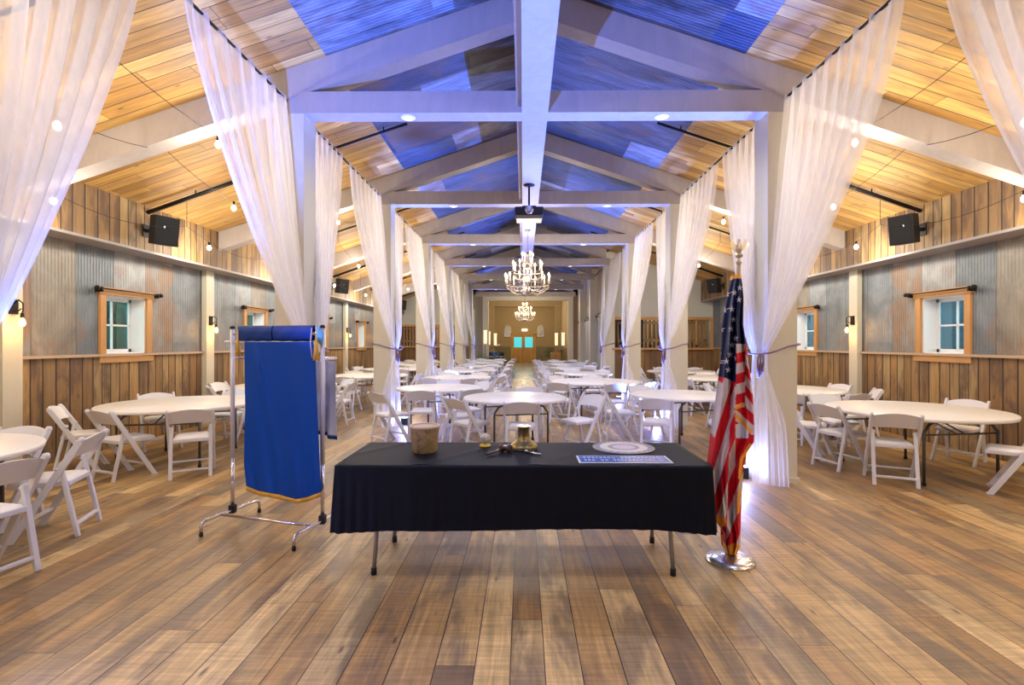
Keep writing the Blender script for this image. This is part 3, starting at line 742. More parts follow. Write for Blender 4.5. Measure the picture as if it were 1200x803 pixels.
D = 'table behind the flag'
table(2.42, 7.75, 0.75, 20, 'beside the flag between the posts')
chairs_at(0, 0, [(1.86,7.02,72,'near banner-side seat'), (2.80,6.98,165,'near flag-side seat'), (3.28,7.75,185,'flag-side seat'), (1.52,7.95,0,'banner-side seat'), (2.1,8.55,-80,'far seat')], D)
for i in range(5):
    y = 10.35+2.7*i; R = 0.91 if i == 0 else 0.75; x = 1.50 if i == 0 else 1.55; D = '%s flag-side nave table' % ORD[i]
    table(x, y, R, 8+20*i, '%s in the flag-side nave row' % ORD[i])
    if i == 0: chairs_at(0, 0, [(0.78,9.62,60,'near banner-side seat'), (1.70,9.45,92,'near seat'), (2.25,9.72,130,'near flag-side seat'), (0.50,10.4,5,'banner-side seat'), (0.9,11.2,-50,'far banner-side seat'), (1.6,11.38,-90,'far seat')], D)
    else: ring(x, y, R, D, 10, simple=i > 0)

# ================================================================== BLACK DRAPED TABLE
BX, BY0, BY1 = 1.20, 3.19, 3.95
t = empty('banquet_table', (0, (BY0+BY1)/2, 0), 0, 'long folding table hidden under the black cloth', 'table')
MB().box((0, 0, TH-0.022), (2*BX-0.02, BY1-BY0-0.02, 0.035), bev=0.008).build('tabletop', M_TABLE, t)
for sx in (-1, 1):
    for sy, yy in ((-1, -0.255), (1, 0.285)):
        b = MB(); x = sx*0.985
        b.tube([(x-sx*0.02, yy*0.7, TH-0.045), (x-sx*0.02, yy*0.78, 0.45), (x-sx*0.01, yy*0.88, 0.28), (x, yy, 0.03)], 0.0145, 10)
        b.lathe([(0.0,0.0),(0.019,0.0),(0.019,0.045),(0.0,0.045)], 10, (x, yy, 0), mi=1)
        b.build('leg', [M_STEELL, M_BLACK], t)
    MB().tube([(sx*0.965, -0.20, 0.5), (sx*0.965, 0.22, 0.5)], 0.010, 8).build('brace', M_STEELL, t)
def black_cloth():
    z = TH+0.004; b = MB(); hx, hy = BX+0.006, (BY1-BY0)/2+0.006; r = 0.03
    cy = (BY0+BY1)/2
    def wr(x, y): return 0.0012*math.sin(9*x+4*y)+(0.005 if x < 0.1 else 0.002)*max(0, math.sin(9*(x*0.9-y*0.5)+0.8))**14
    per = []; 
    def seg(a, c, n):
        return [(a[0]+(c[0]-a[0])*i/n, a[1]+(c[1]-a[1])*i/n) for i in range(n)]
    def arc(cx_, cy_, a0, n=6): return [(cx_+r*math.cos(a0+PI/2*i/n), cy_+r*math.sin(a0+PI/2*i/n)) for i in range(n)]
    per += seg((-hx+r, -hy), (hx-r, -hy), 150) + arc(hx-r, -hy+r, -PI/2) + seg((hx, -hy+r), (hx, hy-r), 44) + arc(hx-r, hy-r, 0) + seg((hx-r, hy), (-hx+r, hy), 150) + arc(-hx+r, hy-r, PI/2) + seg((-hx, hy-r), (-hx, -hy+r), 44) + arc(-hx+r, -hy+r, PI)
    n = len(per)
    # top
    b.grid(lambda u, v: ((u-0.5)*2*(hx-r), cy+(v-0.5)*2*(hy-r), z+0.003+wr((u-0.5)*2*hx, v)), 120, 30)
    rows = [0.0, 0.012, 0.03, 0.06, 0.11, 0.17, 0.23, 0.29, 0.34, 0.385, 0.40]
    vs = []; fs = []
    for i, (x, y) in enumerate(per):       # inner ring stitched to the top
        vs.append((max(-hx+r, min(hx-r, x)), cy+max(-hy+r, min(hy-r, y)), z+0.003))
    for j, d in enumerate(rows):
        q = d/0.40
        for i, (x, y) in enumerate(per):
            L = math.hypot(x, y); corner = max(0, 1-min(abs(abs(x)-hx)+abs(abs(y)-hy), 0.35)/0.35)
            nx, ny = (0, math.copysign(1, y)) if abs(y) >= hy-r*0.5 else (math.copysign(1, x), 0)
            if abs(abs(x)-hx) < r and abs(abs(y)-hy) < r: nx, ny = math.copysign(0.7, x), math.copysign(0.7, y)
            s = i/n*2*PI
            wv = 0.004*math.sin(31*s)+0.004*math.sin(17*s+1)+0.003*math.sin(67*s+2)
            wv = q*(abs(wv)*0.9+0.004+0.016*corner*(1+0.6*math.sin(90*s)))
            drop = d + (0.0 if j == 0 else 0)
            hem = q*q*(0.008*math.sin(3*s)+0.02*corner)
            vs.append((x+nx*wv, cy+y+ny*wv, z-drop-hem+ (0.0 if j else 0.0)))
    for j in range(len(rows)):
        for i in range(n):
            k = (i+1) % n; fs.append((j*n+i, j*n+k, (j+1)*n+k, (j+1)*n+i))
    b.add(vs, fs, 0, True)
    return tag(fixn(b.build('tablecloth', M_BLKCL)), 'black tablecloth hanging halfway down the long table', 'tablecloth')
black_cloth()
TT = TH+0.0085
# bucket
def bucket_mat():
    m = NM('mottled pulp bucket'); m.xyz(); n = m.noise(m.pos, 22.0, 5, 0.7); n2 = m.noise(m.pos, 7.0, 2)
    c = m.ramp(n, [(0.32,(0.12,0.06,0.03)),(0.46,(0.34,0.22,0.11)),(0.6,(0.42,0.30,0.16)),(0.8,(0.52,0.38,0.22))])
    m.base(m.mix(m.M('MULTIPLY', m.M('GREATER_THAN', n2, 0.56), 0.5), c, (0.28,0.22,0.07))); m.set(Roughness=0.6); m.bump(n, 0.3, 0.004); return m.m
t = empty('waste_bucket', (-0.705, 3.60, TT), 0, 'round tan mottled bucket standing on the black cloth', 'bucket')
auto(MB().lathe([(0.0,0.0),(0.082,0.0),(0.088,0.008),(0.104,0.182),(0.094,0.182),(0.080,0.012),(0.0,0.012)], 40).build('body', bucket_mat(), t))
auto(MB().lathe([(0.1035,0.176),(0.112,0.177),(0.113,0.186),(0.108,0.192),(0.095,0.190),(0.094,0.183)], 40).build('rim', plain('pale pulp rim', (0.58,0.44,0.30), 0.6), t))
# bell
t = empty('brass_bell', (0.005, 3.70, TT), 0, 'aged brass bell with flared mouth standing on a dark base', 'bell')
auto(MB().lathe([(0.0,0.0),(0.10,0.0),(0.104,0.006),(0.100,0.014),(0.0,0.014)], 40).build('base', plain('dark bell base', (0.05,0.04,0.03), 0.4), t))
auto(MB().lathe([(0.098,0.0145),(0.102,0.020),(0.099,0.028),(0.088,0.040),(0.070,0.055),(0.055,0.070),(0.047,0.086),(0.044,0.100),(0.043,0.150),(0.046,0.160),(0.0,0.160)], 40).build('body', M_BRASS, t))
auto(MB().lathe([(0.012,0.161),(0.050,0.161),(0.052,0.166),(0.048,0.170),(0.014,0.170),(0.012,0.161)], 32).build('top_plate', M_BRASSL, t))
MB().lathe([(0.0,0.166),(0.012,0.166),(0.012,0.1615)], 12).build('bolt', M_IRON, t)
# gavel
M_GAVEL = plain('dark walnut', (0.07,0.03,0.02), 0.3, var=0.3, scale=30, coat=0.4)
t = empty('gavel', (-0.125, 3.60, TT), 0, 'dark wooden gavel lying on the black cloth', 'gavel')
Mx = Matrix.Translation((0, 0, 0.028)) @ Matrix.Rotation(math.radians(-30), 4, 'Z') @ Matrix.Rotation(PI/2, 4, 'Y')
auto(MB().lathe([(0.0,-0.042),(0.024,-0.042),(0.028,-0.034),(0.028,-0.022),(0.022,-0.018),(0.022,0.018),(0.028,0.022),(0.028,0.034),(0.024,0.042),(0.0,0.042)], 20, M=Mx).build('head', M_GAVEL, t))
MB().tube([(-0.02,-0.018,0.026),(-0.07,-0.075,0.017),(-0.115,-0.128,0.013),(-0.128,-0.143,0.013)], [0.008,0.009,0.011,0.008], 10).build('handle', M_GAVEL, t)
# striker
t = empty('bell_striker', (0.03, 3.52, TT), 0, 'small metal striker rod lying before the bell', 'striker')
MB().tube([(0.0,0.03,0.012),(0.09,-0.045,0.009)], [0.006,0.008], 10).build('rod', M_CHROME, t)
MB().lathe([(0,-0.013),(0.010,-0.011),(0.013,0),(0.010,0.011),(0,0.013)], 12, (-0.008,0.036,0.013)).build('head', M_CHROME, t)
# yellow ornament
t = empty('paperweight', (-0.285, 3.78, TT), 0, 'small clear ball on a yellow foot beside the gavel', 'paperweight')
auto(MB().lathe([(0,0),(0.040,0),(0.044,0.008),(0.036,0.018),(0,0.018)], 20).build('foot', plain('yellow glass', (0.80,0.55,0.02), 0.2, var=0.1), t))
def ballmat():
    m = NM('marbled glass ball'); m.xyz(); n = m.noise(m.pos, 30, 2); m.base(m.ramp(n, [(0.35,(0.55,0.45,0.5)),(0.5,(0.7,0.6,0.3)),(0.62,(0.35,0.4,0.6))])); m.set(Roughness=0.15); return m.m
MB().lathe([(0,0.019)]+[(0.042*math.sin(a*PI/10), 0.06-0.041*math.cos(a*PI/10)) for a in range(1,10)]+[(0,0.101)], 20).build('ball', ballmat(), t)
# round plaque
t = empty('round_plaque', (0.745, 3.745, TT), 0, 'large round foil plaque with cream and mauve rings lying flat', 'plaque')
def ringmat(): return plain('satin foil', (0.62,0.58,0.56), 0.3, 0.5, 0.1, 20)
auto(MB().lathe([(0,0),(0.225,0),(0.228,0.003),(0.225,0.006),(0,0.006)], 72).build('disc', plain('blue grey foil', (0.28,0.30,0.42), 0.3, 0.6, 0.15, 20), t))
def annulus(r0, r1, z, n=72):
    b = MB(); vs = []
    for k in range(n):
        a = 2*PI*k/n; vs += [(r0*math.cos(a), r0*math.sin(a), z), (r1*math.cos(a), r1*math.sin(a), z)]
    b.add(vs, [(2*k, 2*k+1, (2*k+3) % (2*n), (2*k+2) % (2*n)) for k in range(n)]); return b
annulus(0.212, 0.224, 0.0064).build('outer_ring', plain('gold rim foil', (0.55,0.45,0.22), 0.3, 0.7), t)
annulus(0.115, 0.175, 0.0064).build('ring_band', plain('cream foil', (0.78,0.72,0.62), 0.35, 0.3), t)
annulus(0.085, 0.112, 0.0064).build('ring_band', plain('mauve foil', (0.42,0.32,0.38), 0.35, 0.4), t)
annulus(0.0, 0.082, 0.0064).build('centre_seal', plain('pale seal foil', (0.70,0.62,0.66), 0.35, 0.3), t)
b = MB()
for k in range(24):
    a = 2*PI*k/24
    b.box((0,0,0), (0.018,0.010,0.001), 0, Matrix.Translation((0.193*math.cos(a), 0.193*math.sin(a), 0.0066)) @ Matrix.Rotation(a, 4, 'Z'))
for k in range(6):
    a = 2*PI*k/6; b.box((0,0,0), (0.060,0.006,0.001), 0, Matrix.Translation((0.045*math.cos(a), 0.045*math.sin(a), 0.0068)) @ Matrix.Rotation(a, 4, 'Z'))
b.build('lettering', plain('silver lettering', (0.75,0.74,0.76), 0.3, 0.5), t)
# blue strip sign
t = empty('blue_sign', (0.668, 3.362, TT), 0, 'blue glossy strip sign with white border lying flat on the cloth', 'sign')
MB().box((0,0,0.002), (0.61,0.205,0.004), bev=0.001).build('panel', plain('white sign edge', (0.8,0.8,0.82), 0.25), t)
def foil():
    m = NM('blue sign foil'); p = m.xyz(); m.base(m.ramp(m.M('ADD', m.M('MULTIPLY', p[0], 1.6), 0.5), [(0,(0.01,0.10,0.50)),(0.4,(0.02,0.13,0.50)),(0.55,(0.25,0.32,0.55)),(0.8,(0.40,0.40,0.62)),(1,(0.10,0.18,0.55))])); m.set(Roughness=0.22, Metallic=0.3); return m.m
MB().box((0,0,0.0045), (0.585,0.180,0.001)).build('face', foil(), t)
b = MB(); rnd = random.Random(5)
for row, y in enumerate((0.040, -0.030)):
    x = -0.26
    while x < 0.26:
        w = rnd.uniform(0.010, 0.020)
        if rnd.random() > 0.12:
            h = 0.042
            for q in range(2): b.box((x+q*w*0.7, y, 0.0054), (0.004, h, 0.0006))
            b.box((x+w*0.35, y+rnd.choice((-1,0,1))*h*0.4, 0.0054), (w*0.7, 0.006, 0.0006))
        x += w+0.012
b.build('lettering', plain('pale lettering', (0.40,0.50,0.80), 0.4), t)

# ================================================================== BANNER RACK
def rack():
    A = Vector((-2.455, 4.235, 0)); B = Vector((-1.595, 3.99, 0))      # post feet
    ax = (B-A).normalized(); pr = Vector((-ax.y, ax.x, 0))
    t = empty('banner_rack', (0,0,0), 0, 'chrome rolling rack with bent feet holding the blue banner', 'rack')
    hb = 0.115
    for n_, (P, w0, w1) in enumerate(((A, 0.30, 0.29), (B, 0.32, 0.20))):
        f0 = P-pr*w0; f1 = P+pr*w1
        d = (f1-f0).normalized()
        MB().tube([f0+Vector((0,0,0.03)), f0+Vector((0,0,hb-0.03)), f0+d*0.02+Vector((0,0,hb-0.006)), f0+d*0.05+Vector((0,0,hb)), f1-d*0.05+Vector((0,0,hb)), f1-d*0.02+Vector((0,0,hb-0.006)), f1+Vector((0,0,hb-0.03)), f1+Vector((0,0,0.03))], 0.0125, 10).build('foot_bar', M_CHROME, t)
        for f in (f0, f1):
            MB().lathe([(0,0.0),(0.012,0.0),(0.016,0.012),(0.014,0.03),(0,0.03)], 12, f).build('foot_cap', M_IRON, t)
        MB().tube([P+Vector((0,0,hb-0.01)), P+Vector((0,0,0.56))], 0.0155, 12).build('lower_pole', M_CHROME, t)
        MB().tube([P+Vector((0,0,0.56)), P+Vector((0,0,1.645))], 0.0175, 12).build('upper_pole', M_SLEEVE, t)
        MB().box(P+Vector((0,0,hb+0.01)), (0.05,0.05,0.07), bev=0.006).build('clamp', M_IRON, t)
        MB().lathe([(0.0,1.645),(0.02,1.645),(0.02,1.665),(0.0,1.672)], 12, P).build('pole_cap', M_IRON, t)
    p0 = A-pr*0.12+Vector((0,0,hb)); p1 = B-pr*0.12+Vector((0,0,hb))
    MB().tube([p0, p1], 0.0115, 10).build('base_rail', M_CHROME, t)
    MB().tube([A+Vector((0,0,1.60)), B+Vector((0,0,1.60))], 0.012, 10).build('top_rail', M_CHROME, t)
    MB().tube([A+Vector((0,0,1.535))-ax*0.08, B+Vector((0,0,1.535))-ax*0.02], 0.011, 10).build('middle_rail', M_SLEEVE, t)
    for P in (A, B): MB().tube([P+Vector((0,0,1.395)), P+pr*0.34+ax*(0.03 if P is A else -0.12)+Vector((0,0,1.395))], 0.010, 8).build('rear_arm', M_CHROME, t)
    MB().tube([A+pr*0.34+ax*0.03+Vector((0,0,1.395)), B+pr*0.34+Vector((0,0,1.395))-ax*0.12], 0.010, 8).build('rear_rail', M_CHROME, t)
    # banner hung over the top rail, a little in front of the poles
    def Q(px, py, off=0.0):
        """photo point on the banner's upright plane in front of the rack"""
        u = (px-613)/F; n = Vector((pr.x, pr.y, 0)); O = A-pr*(0.030+off); dr = Vector((u, 1, (402-py)/F)); o = Vector((0,0,CH))
        return o+dr*((O-o).dot(n)/dr.dot(n))
    L = [(402,285),(440,285.3),(480,286),(520,285),(545,284.5),(571,287)]
    R = [(402,368.5),(440,369.5),(480,371),(520,373),(545,374),(578,375.5)]
    Bt = [(287,571),(302,577),(325,581),(346,586.5),(360,584),(375.5,578)]
    def ip(tab, x):
        for (a, b_), (c, d) in zip(tab, tab[1:]):
            if x <= c: return b_+(d-b_)*(x-a)/(c-a)
        return tab[-1][1]
    def S_(u, v):
        yb = ip(Bt, 287+88.5*u); py = 401+(yb-401)*v
        l, r = ip(L, 402+(571-402)*v), ip(R, 402+(578-402)*v)
        px = l+(r-l)*u
        fold = 0.012*math.sin(7*u+2.2*v+0.6)*(0.25+v)+0.008*math.sin(17*(u-0.25*v)+1)*(0.2+0.8*v)+0.010*math.sin(28*u-6*v)*v*v*0.7 + 0.022*math.exp(-((u-0.12-0.42*v)/0.05)**2)*(1-v)*min(1, 6*v)
        return Q(px, py, 0.012+fold+0.01)
    bn = empty('banner', (0,0,0), 0, 'long blue satin banner with gold fringe hanging on the chrome rack', 'banner')
    solid(MB().grid(S_, 90, 110).build('cloth', M_BLUE, bn), 0.002)
    def fr(u, v):
        p = S_(u, 1.0); return Vector((p.x, p.y, p.z-0.034*v+0.002))+Vector((0, -0.004+0.003*math.sin(260*u), 0))
    solid(MB().grid(fr, 180, 2).build('fringe', M_GOLDT, bn), 0.004)
    # rolled sleeve at the top: a closed tube of cloth round the top rail
    def roll(x0, x1):
        b = MB()
        def f(u, v):
            px = x0+(x1-x0)*u; c = Q(px, 392, -0.03); a = 2*PI*v
            sag = 0.002*math.sin(20*u)
            rad = 0.040+0.003*math.sin(30*u+5*v)
            # flattened oval 0.13 tall
            return c+Vector((0, 0, 0.004+sag*(1-math.cos(a))*0.5+0.066*math.cos(a))) + (-pr)*0.030*math.sin(a)*(1+0.06*math.sin(14*u+2*a))
        b.grid(f, 60, 28); return b
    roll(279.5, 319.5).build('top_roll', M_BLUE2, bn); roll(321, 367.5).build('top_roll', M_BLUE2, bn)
    for px, py0, py1, w in ((277, 399, 417, 0.016), (369.5, 399, 423, 0.020), (364.5, 385, 420, 0.006)):
        a = Q(px, py0, 0.05); c = Q(px+0.4, py1, 0.05)
        if w > 0.01: MB().tube([a+Vector((0,0,0.09)), a, a+(c-a)*0.15, a+(c-a)*0.3, c], [0.004, 0.006, w, w*0.8, w*1.35], 10).build('tassel', M_GOLDT, bn)
        else: MB().tube([a, a+(c-a)*0.5+Vector((-0.012,0,0)), c], 0.004, 8).build('cord', plain('cream cord', (0.75,0.62,0.48), 0.6), bn)
    # white banner behind
    wb = empty('banner', (0,0,0), 0, 'white satin banner with blue hem hanging behind the blue one', 'banner')
    E0 = A+pr*0.34+ax*0.06; E1 = B+pr*0.34-ax*0.125
    def W_(u, v):
        p = E0.lerp(E1, u); z = 1.385-0.02*u; zb = 0.70+0.10*math.sin(2.4*u)-0.055*u
        f = 0.018*math.sin(30*u+2*v)*(0.3+v)+0.010*math.sin(53*u)
        return p+pr*(f)+Vector((0,0,z+(zb-z)*v))
    solid(MB().grid(W_, 80, 40).build('cloth', M_WCLOTH, wb), 0.002)
    def W2(u, v):
        p = W_(u, 1.0); return p+Vector((0,0,-0.03*v))
    solid(MB().grid(W2, 80, 2).build('hem', M_BLUE2, wb), 0.004)
    cd = MB().tube([B+Vector((-0.04,-0.02,1.655)), B+Vector((-0.005,-0.03,1.60)), B+Vector((-0.01,-0.03,1.52))], [0.012,0.026,0.020], 10).build('ribbon', plain('pale blue ribbon', (0.15,0.45,0.75), 0.5), wb)
rack()

# ================================================================== FLAG ON ITS STAND
def flag():
    bx, by = 1.452, 3.54
    t = empty('flag_stand', (bx, by, 0), 0, 'flag pole with gilded eagle on a round silver base', 'flag stand')
    auto(MB().lathe([(0,0),(0.163,0),(0.166,0.010),(0.160,0.020),(0.135,0.034),(0.085,0.046),(0.035,0.054),(0.020,0.066),(0,0.066)], 48).build('base', plain('silver base', (0.70,0.69,0.70), 0.22, 0.9, 0.03), t))
    top = Vector((0.060, 0, 2.08))
    MB().tube([(0.0,0,0.05), top], 0.014, 12).build('pole', plain('oak pole', (0.50,0.38,0.22), 0.35, coat=0.3), t)
    MG = plain('pale gilding', (0.72,0.60,0.40), 0.3, 0.6)
    fin = auto(MB().lathe([(0,0),(0.018,0),(0.022,0.012),(0.012,0.022),(0.010,0.040),(0.026,0.052),(0.028,0.062),(0.018,0.072),(0,0.074)], 16, top).build('finial', MG, t))
    b = MB()
    b.lathe([(0,0.072),(0.014,0.080),(0.022,0.105),(0.018,0.13),(0.010,0.145),(0.012,0.158),(0.008,0.17),(0,0.178)], 14, top)
    b.tube([top+Vector((0,-0.008,0.162)), top+Vector((0,-0.024,0.158))], [0.006,0.001], 6)
    for s in (-1, 1):
        w = [(0.008,0.085),(0.030,0.095),(0.052,0.118),(0.056,0.150),(0.046,0.178),(0.036,0.150),(0.026,0.138),(0.010,0.135)]
        vs = [(top.x+s*x, top.y+0.004+yy, top.z+z) for yy in (-0.004, 0.004) for x, z in w]; n = len(w)
        b.add(vs, [tuple(range(n)), tuple(range(2*n-1, n-1, -1))]+[(i, (i+1) % n, n+(i+1) % n, n+i) for i in range(n)])
    fixn(b.build('eagle', MG, fin))
    # the draped flag
    Lf = [(322,862),(340,858),(365,854),(380,853),(400,851),(430,848),(460,845),(480,842),(500,838.5),(520,836),(545,832.5),(575,834),(600,837.5),(612,839.5),(626,850),(640,850),(650,853)]
    Rt = [(322,867),(333,869),(350,870.5),(380,870),(400,873),(425,876),(445,879),(460,881),(485,882.5),(510,883),(518,882.5),(532,874),(550,870.5),(575,869),(600,867.5),(625,867),(640,867),(650,862)]
    def ip(tab, x):
        for (a, b_), (c, d) in zip(tab, tab[1:]):
            if x <= c: return b_+(d-b_)*(x-a)/(c-a)
        return tab[-1][1]
    RED, WH, NAVY, GO = (0.56,0.006,0.02), (0.60,0.52,0.54), (0.002,0.009,0.055), (0.85,0.36,0.03)
    stars = []
    for (sx, sy) in [(860,344),(857,363),(856,386),(861,397),(855,416),(862,420),(853,434),(859,375),(865,352),(857,405),(850.5,424),(866,338)]: stars.append((sx, sy, 3.5))
    def instar(x, y):
        for sx, sy, r in stars:
            dx, dy = x-sx, y-sy; d = math.hypot(dx, dy*0.9)
            if d < r:
                a = math.atan2(dx, -dy); m = abs(((a/(2*PI)*5+0.5) % 1)-0.5)*2    # 0 at points
                if d < r*(0.40+0.60*(1-min(1, m*1.7))): return True
        return False
    fringe = [((861,480),(868,474)),((862,488),(871,497)),((871,497),(878,506)),((878,522),(868,538)),((868,538),(866,560)),((866,575),(864,600))]
    def near(x, y, a, b_, w):
        ax_, ay = a; bx_, by_ = b_; dx, dy = bx_-ax_, by_-ay; l = dx*dx+dy*dy; q = max(0, min(1, ((x-ax_)*dx+(y-ay)*dy)/l))
        return math.hypot(x-ax_-q*dx, y-ay-q*dy) < w
    def color(x, y):
        if y < 327: return GO
        if 605 < y < 617 and x < 850 and y > 603+(x-838)*0.5: return GO
        if y > 636+abs((x-859)*0.5): return GO
        for a, b_ in fringe:
            if near(x, y, a, b_, 1.9): return GO
        if y < 402+max(0, (861.5-x))*0 or (x < 861.5 and y < 447-(858-x)*0.4) or (y < 404):
            return WH if instar(x, y) else NAVY
        if x > 861.5 and y < 478:
            if x < 872: k = (y-403-(x-861)*(-0.25))/12.0; return WH if int(math.floor(k)) % 2 == 0 else RED
            k = (y-403+(x-872)*(-1.3))/12; return RED if int(k) % 2 == 0 else WH
        if x > 861+ (y-480)*0.0 and y < 545 and x > 858:
            if 497 < y < 514 and x < 876 and y > 497+(x-864)*0.2: return (0.62,0.62,0.78)
            k = (y-480-(x-861)*0.9)/13 if y < 510 else (y-510+(x-861)*1.1)/22
            return RED if int(math.floor(k)) % 2 else WH if y < 510 else RED
        # long steep stripes falling to the left
        if x < 856-(y-447)*0.03:
            k = (x+0.31*(y-450)-846)/10.4; return RED if int(math.floor(k)) % 2 else WH
        k = (x+0.40*(y-480)-862)/12.5
        return WH if int(math.floor(k)) % 2 else RED
    C3 = Vector((bx, by, 0))
    def pt(px, py, dd):
        z_ = by-dd
        return Vector(((px-613)*z_/F, z_, CH+(402-py)*z_/F))
    nu, nv = 96, 420
    vs, cols, fs = [], [], []
    for j in range(nv+1):
        py = 322+(650-322)*j/nv; l, r = ip(Lf, py), ip(Rt, py); wd = r-l
        for i in range(nu+1):
            u = i/nu; px = l+(r-l)*u
            env = math.sin(PI*u)**0.6
            g = min(1, (py-322)/60)
            d = 0.035+0.05*env*(0.3+0.7*g)+0.034*g*math.sin(2.0*PI*(2.2*u+0.002*(py-400)))+0.012*g*math.sin(2*PI*(5.3*u-0.004*py))
            d += 0.018*math.exp(-((px-861.5)/1.6)**2)*(1 if 400 < py < 480 else 0)
            d -= 0.02*math.exp(-((px-857)/1.8)**2)*(1 if py > 450 else 0)
            vs.append(pt(px, py, d)-C3); cols.append(color(px, py))
    nf0 = len(vs)
    for j in range(nv+1):
        py = 322+(650-322)*j/nv; l, r = ip(Lf, py), ip(Rt, py)
        for i in range(nu+1):
            u = i/nu; px = l+(r-l)*u
            f = vs[j*(nu+1)+i]
            d = -0.02-0.06*math.sin(PI*u)+0.015*math.sin(2*PI*3.1*u)
            if i in (0, nu): vs.append(f.copy())
            else: vs.append(Vector((f.x, -d*0.9, f.z)))
            cols.append(color(px, py))
    for base_, rev in ((0, False), (nf0, True)):
        for j in range(nv):
            for i in range(nu):
                q = [base_+j*(nu+1)+i, base_+j*(nu+1)+i+1, base_+(j+1)*(nu+1)+i+1, base_+(j+1)*(nu+1)+i]
                fs.append(q if rev else q[::-1])
    me = bpy.data.meshes.new('flag cloth'); me.from_pydata([tuple(v) for v in vs], [], fs)
    ca = me.color_attributes.new('pattern', 'FLOAT_COLOR', 'POINT')
    flat = []
    for c in cols: flat += [c[0], c[1], c[2], 1.0]
    ca.data.foreach_set('color', flat); me.polygons.foreach_set('use_smooth', [True]*len(fs))
    m = NM('striped flag cloth'); m.xyz(); a = m.N('VertexColor'); a.layer_name = 'pattern'; m.base(a.outputs[0]); m.set(Roughness=0.55)
    m.b.inputs['Specular IOR Level'].default_value = 0.25
    me.materials.append(m.m)
    o = bpy.data.objects.new('flag', me); COL.objects.link(o); o.location = (bx, by, 0)
    tag(o, 'furled American flag, stars above red and white stripes, gold fringe', 'flag')
flag()

# ================================================================== SPEAKERS, SCONCES, CONDUITS, STRING LIGHTS
def speaker(sgn, y, n):
    t = empty('wall_speaker', (CX+sgn*EAVE_U, y, 3.18), 0, 'black speaker on the upper boards, %s of the %s' % (ORD[n], SIDE[sgn]), 'speaker', 'black speakers on the upper walls')
    s = -sgn
    b = MB(); Mx = Matrix.Translation((s*0.27, 0, 0)) @ Matrix.Rotation(-s*math.radians(27), 4, 'Z') @ Matrix.Rotation(s*math.radians(8), 4, 'Y')
    f = [(-0.12,-0.13,-0.21),(0.12,-0.165,-0.21),(0.12,0.165,-0.21),(-0.12,0.13,-0.21),(-0.12,-0.13,0.21),(0.12,-0.165,0.21),(0.12,0.165,0.21),(-0.12,0.13,0.21)]
    if s < 0: f = [(-x, y_, z) for x, y_, z in f]
    b.add(f, [(0,3,2,1),(4,5,6,7),(0,1,5,4),(1,2,6,5),(2,3,7,6),(3,0,4,7)], 0, False, Mx)
    o = fixn(b.build('cabinet', M_BLACK, t)); md = o.modifiers.new('b', 'BEVEL'); md.width = 0.012; md.segments = 2
    MB().box((s*0.124, 0, 0), (0.008, 0.30, 0.39), 0, Mx, bev=0.003).build('grille', M_SPEAK, t)
    MB().box((s*0.130, -0.05, 0.05), (0.004, 0.022, 0.03), 0, Mx).build('badge', M_CHROME, t)
    MB().bar((s*0.001, 0, 0), (s*0.14, 0, 0), 0.05, 0.05).bb(s*0.001, s*0.02, -0.06, 0.06, -0.09, 0.09).build('bracket', M_IRON, t)
for n, k in enumerate((0, 2, 4)): speaker(-1, 7.40+BAY*k, n)
for n, k in enumerate((0, 2)): speaker(1, 7.40+BAY*k, n)
def sconce(sgn, k):
    x = CX+sgn*POST_IN; s = -sgn
    t = empty('wall_sconce', (x, YK(k)+0.215, 1.92), 0, 'black bracket lamp with amber bulb on the %s wall post, %s' % (ORD[k+1], SIDE[sgn]), 'wall lamp', 'amber bracket lamps on wall posts')
    MB().box((s*0.01, 0, 0.02), (0.02, 0.10, 0.17), bev=0.004).build('back_plate', M_IRON, t)
    MB().tube([(s*0.02,0,0.06),(s*0.07,0,0.10),(s*0.12,0,0.06),(s*0.12,0,-0.02),(s*0.11,0,-0.05)], 0.008, 8).tube([(s*0.02,0,-0.02),(s*0.06,0,-0.03),(s*0.10,0,0.0)], 0.007, 8).build('arm', M_IRON, t)
    MB().lathe([(0,0.0),(0.016,0.0),(0.020,-0.04),(0.016,-0.06),(0,-0.06)], 12, (s*0.11,0,-0.05)).build('socket', M_IRON, t)
    MB().lathe([(0.0,-0.055),(0.012,-0.06),(0.026,-0.09),(0.030,-0.12),(0.022,-0.148),(0,-0.16)], 14, (s*0.11,0,-0.05)).build('bulb', M_EDI, t)
    light('POINT', 'sconce_lamp', (s*0.15, 0, -0.18), P_SCONCE, C_WARM, t, 0.04)
for k in range(-1, 5): sconce(-1, k)
for k in range(-1, 3): sconce(1, k)
for sgn in (-1, 1):
    for k in range(-2, 5 if sgn < 0 else 3):
        y = YK(k)+1.92; z = lambda u: roof(u)-0.07
        t = empty('conduit_pipe', (0, y, 0), 0, 'black pipe crossing below the boards in the %s bay, %s' % (ORD[k+2], SIDE[sgn]), 'pipe', 'black pipes crossing the ceiling bays')
        MB().tube([(CX+sgn*(EAVE_U-0.004), 0, z(EAVE_U)-0.02), (CX+sgn*4.4, 0, z(4.4))], 0.030, 10).build('outer_pipe', M_IRON, t)
        MB().tube([(CX+sgn*4.4, 0, z(4.4)), (CX+sgn*1.85, 0, z(1.85))], 0.020, 10).build('inner_pipe', M_IRON, t)
        for u in (5.0, 3.6, 2.2):
            MB().tube([(CX+sgn*u, 0, z(u)), (CX+sgn*u, 0, roof(u)-0.002)], 0.010, 6).build('hanger', M_IRON, t)
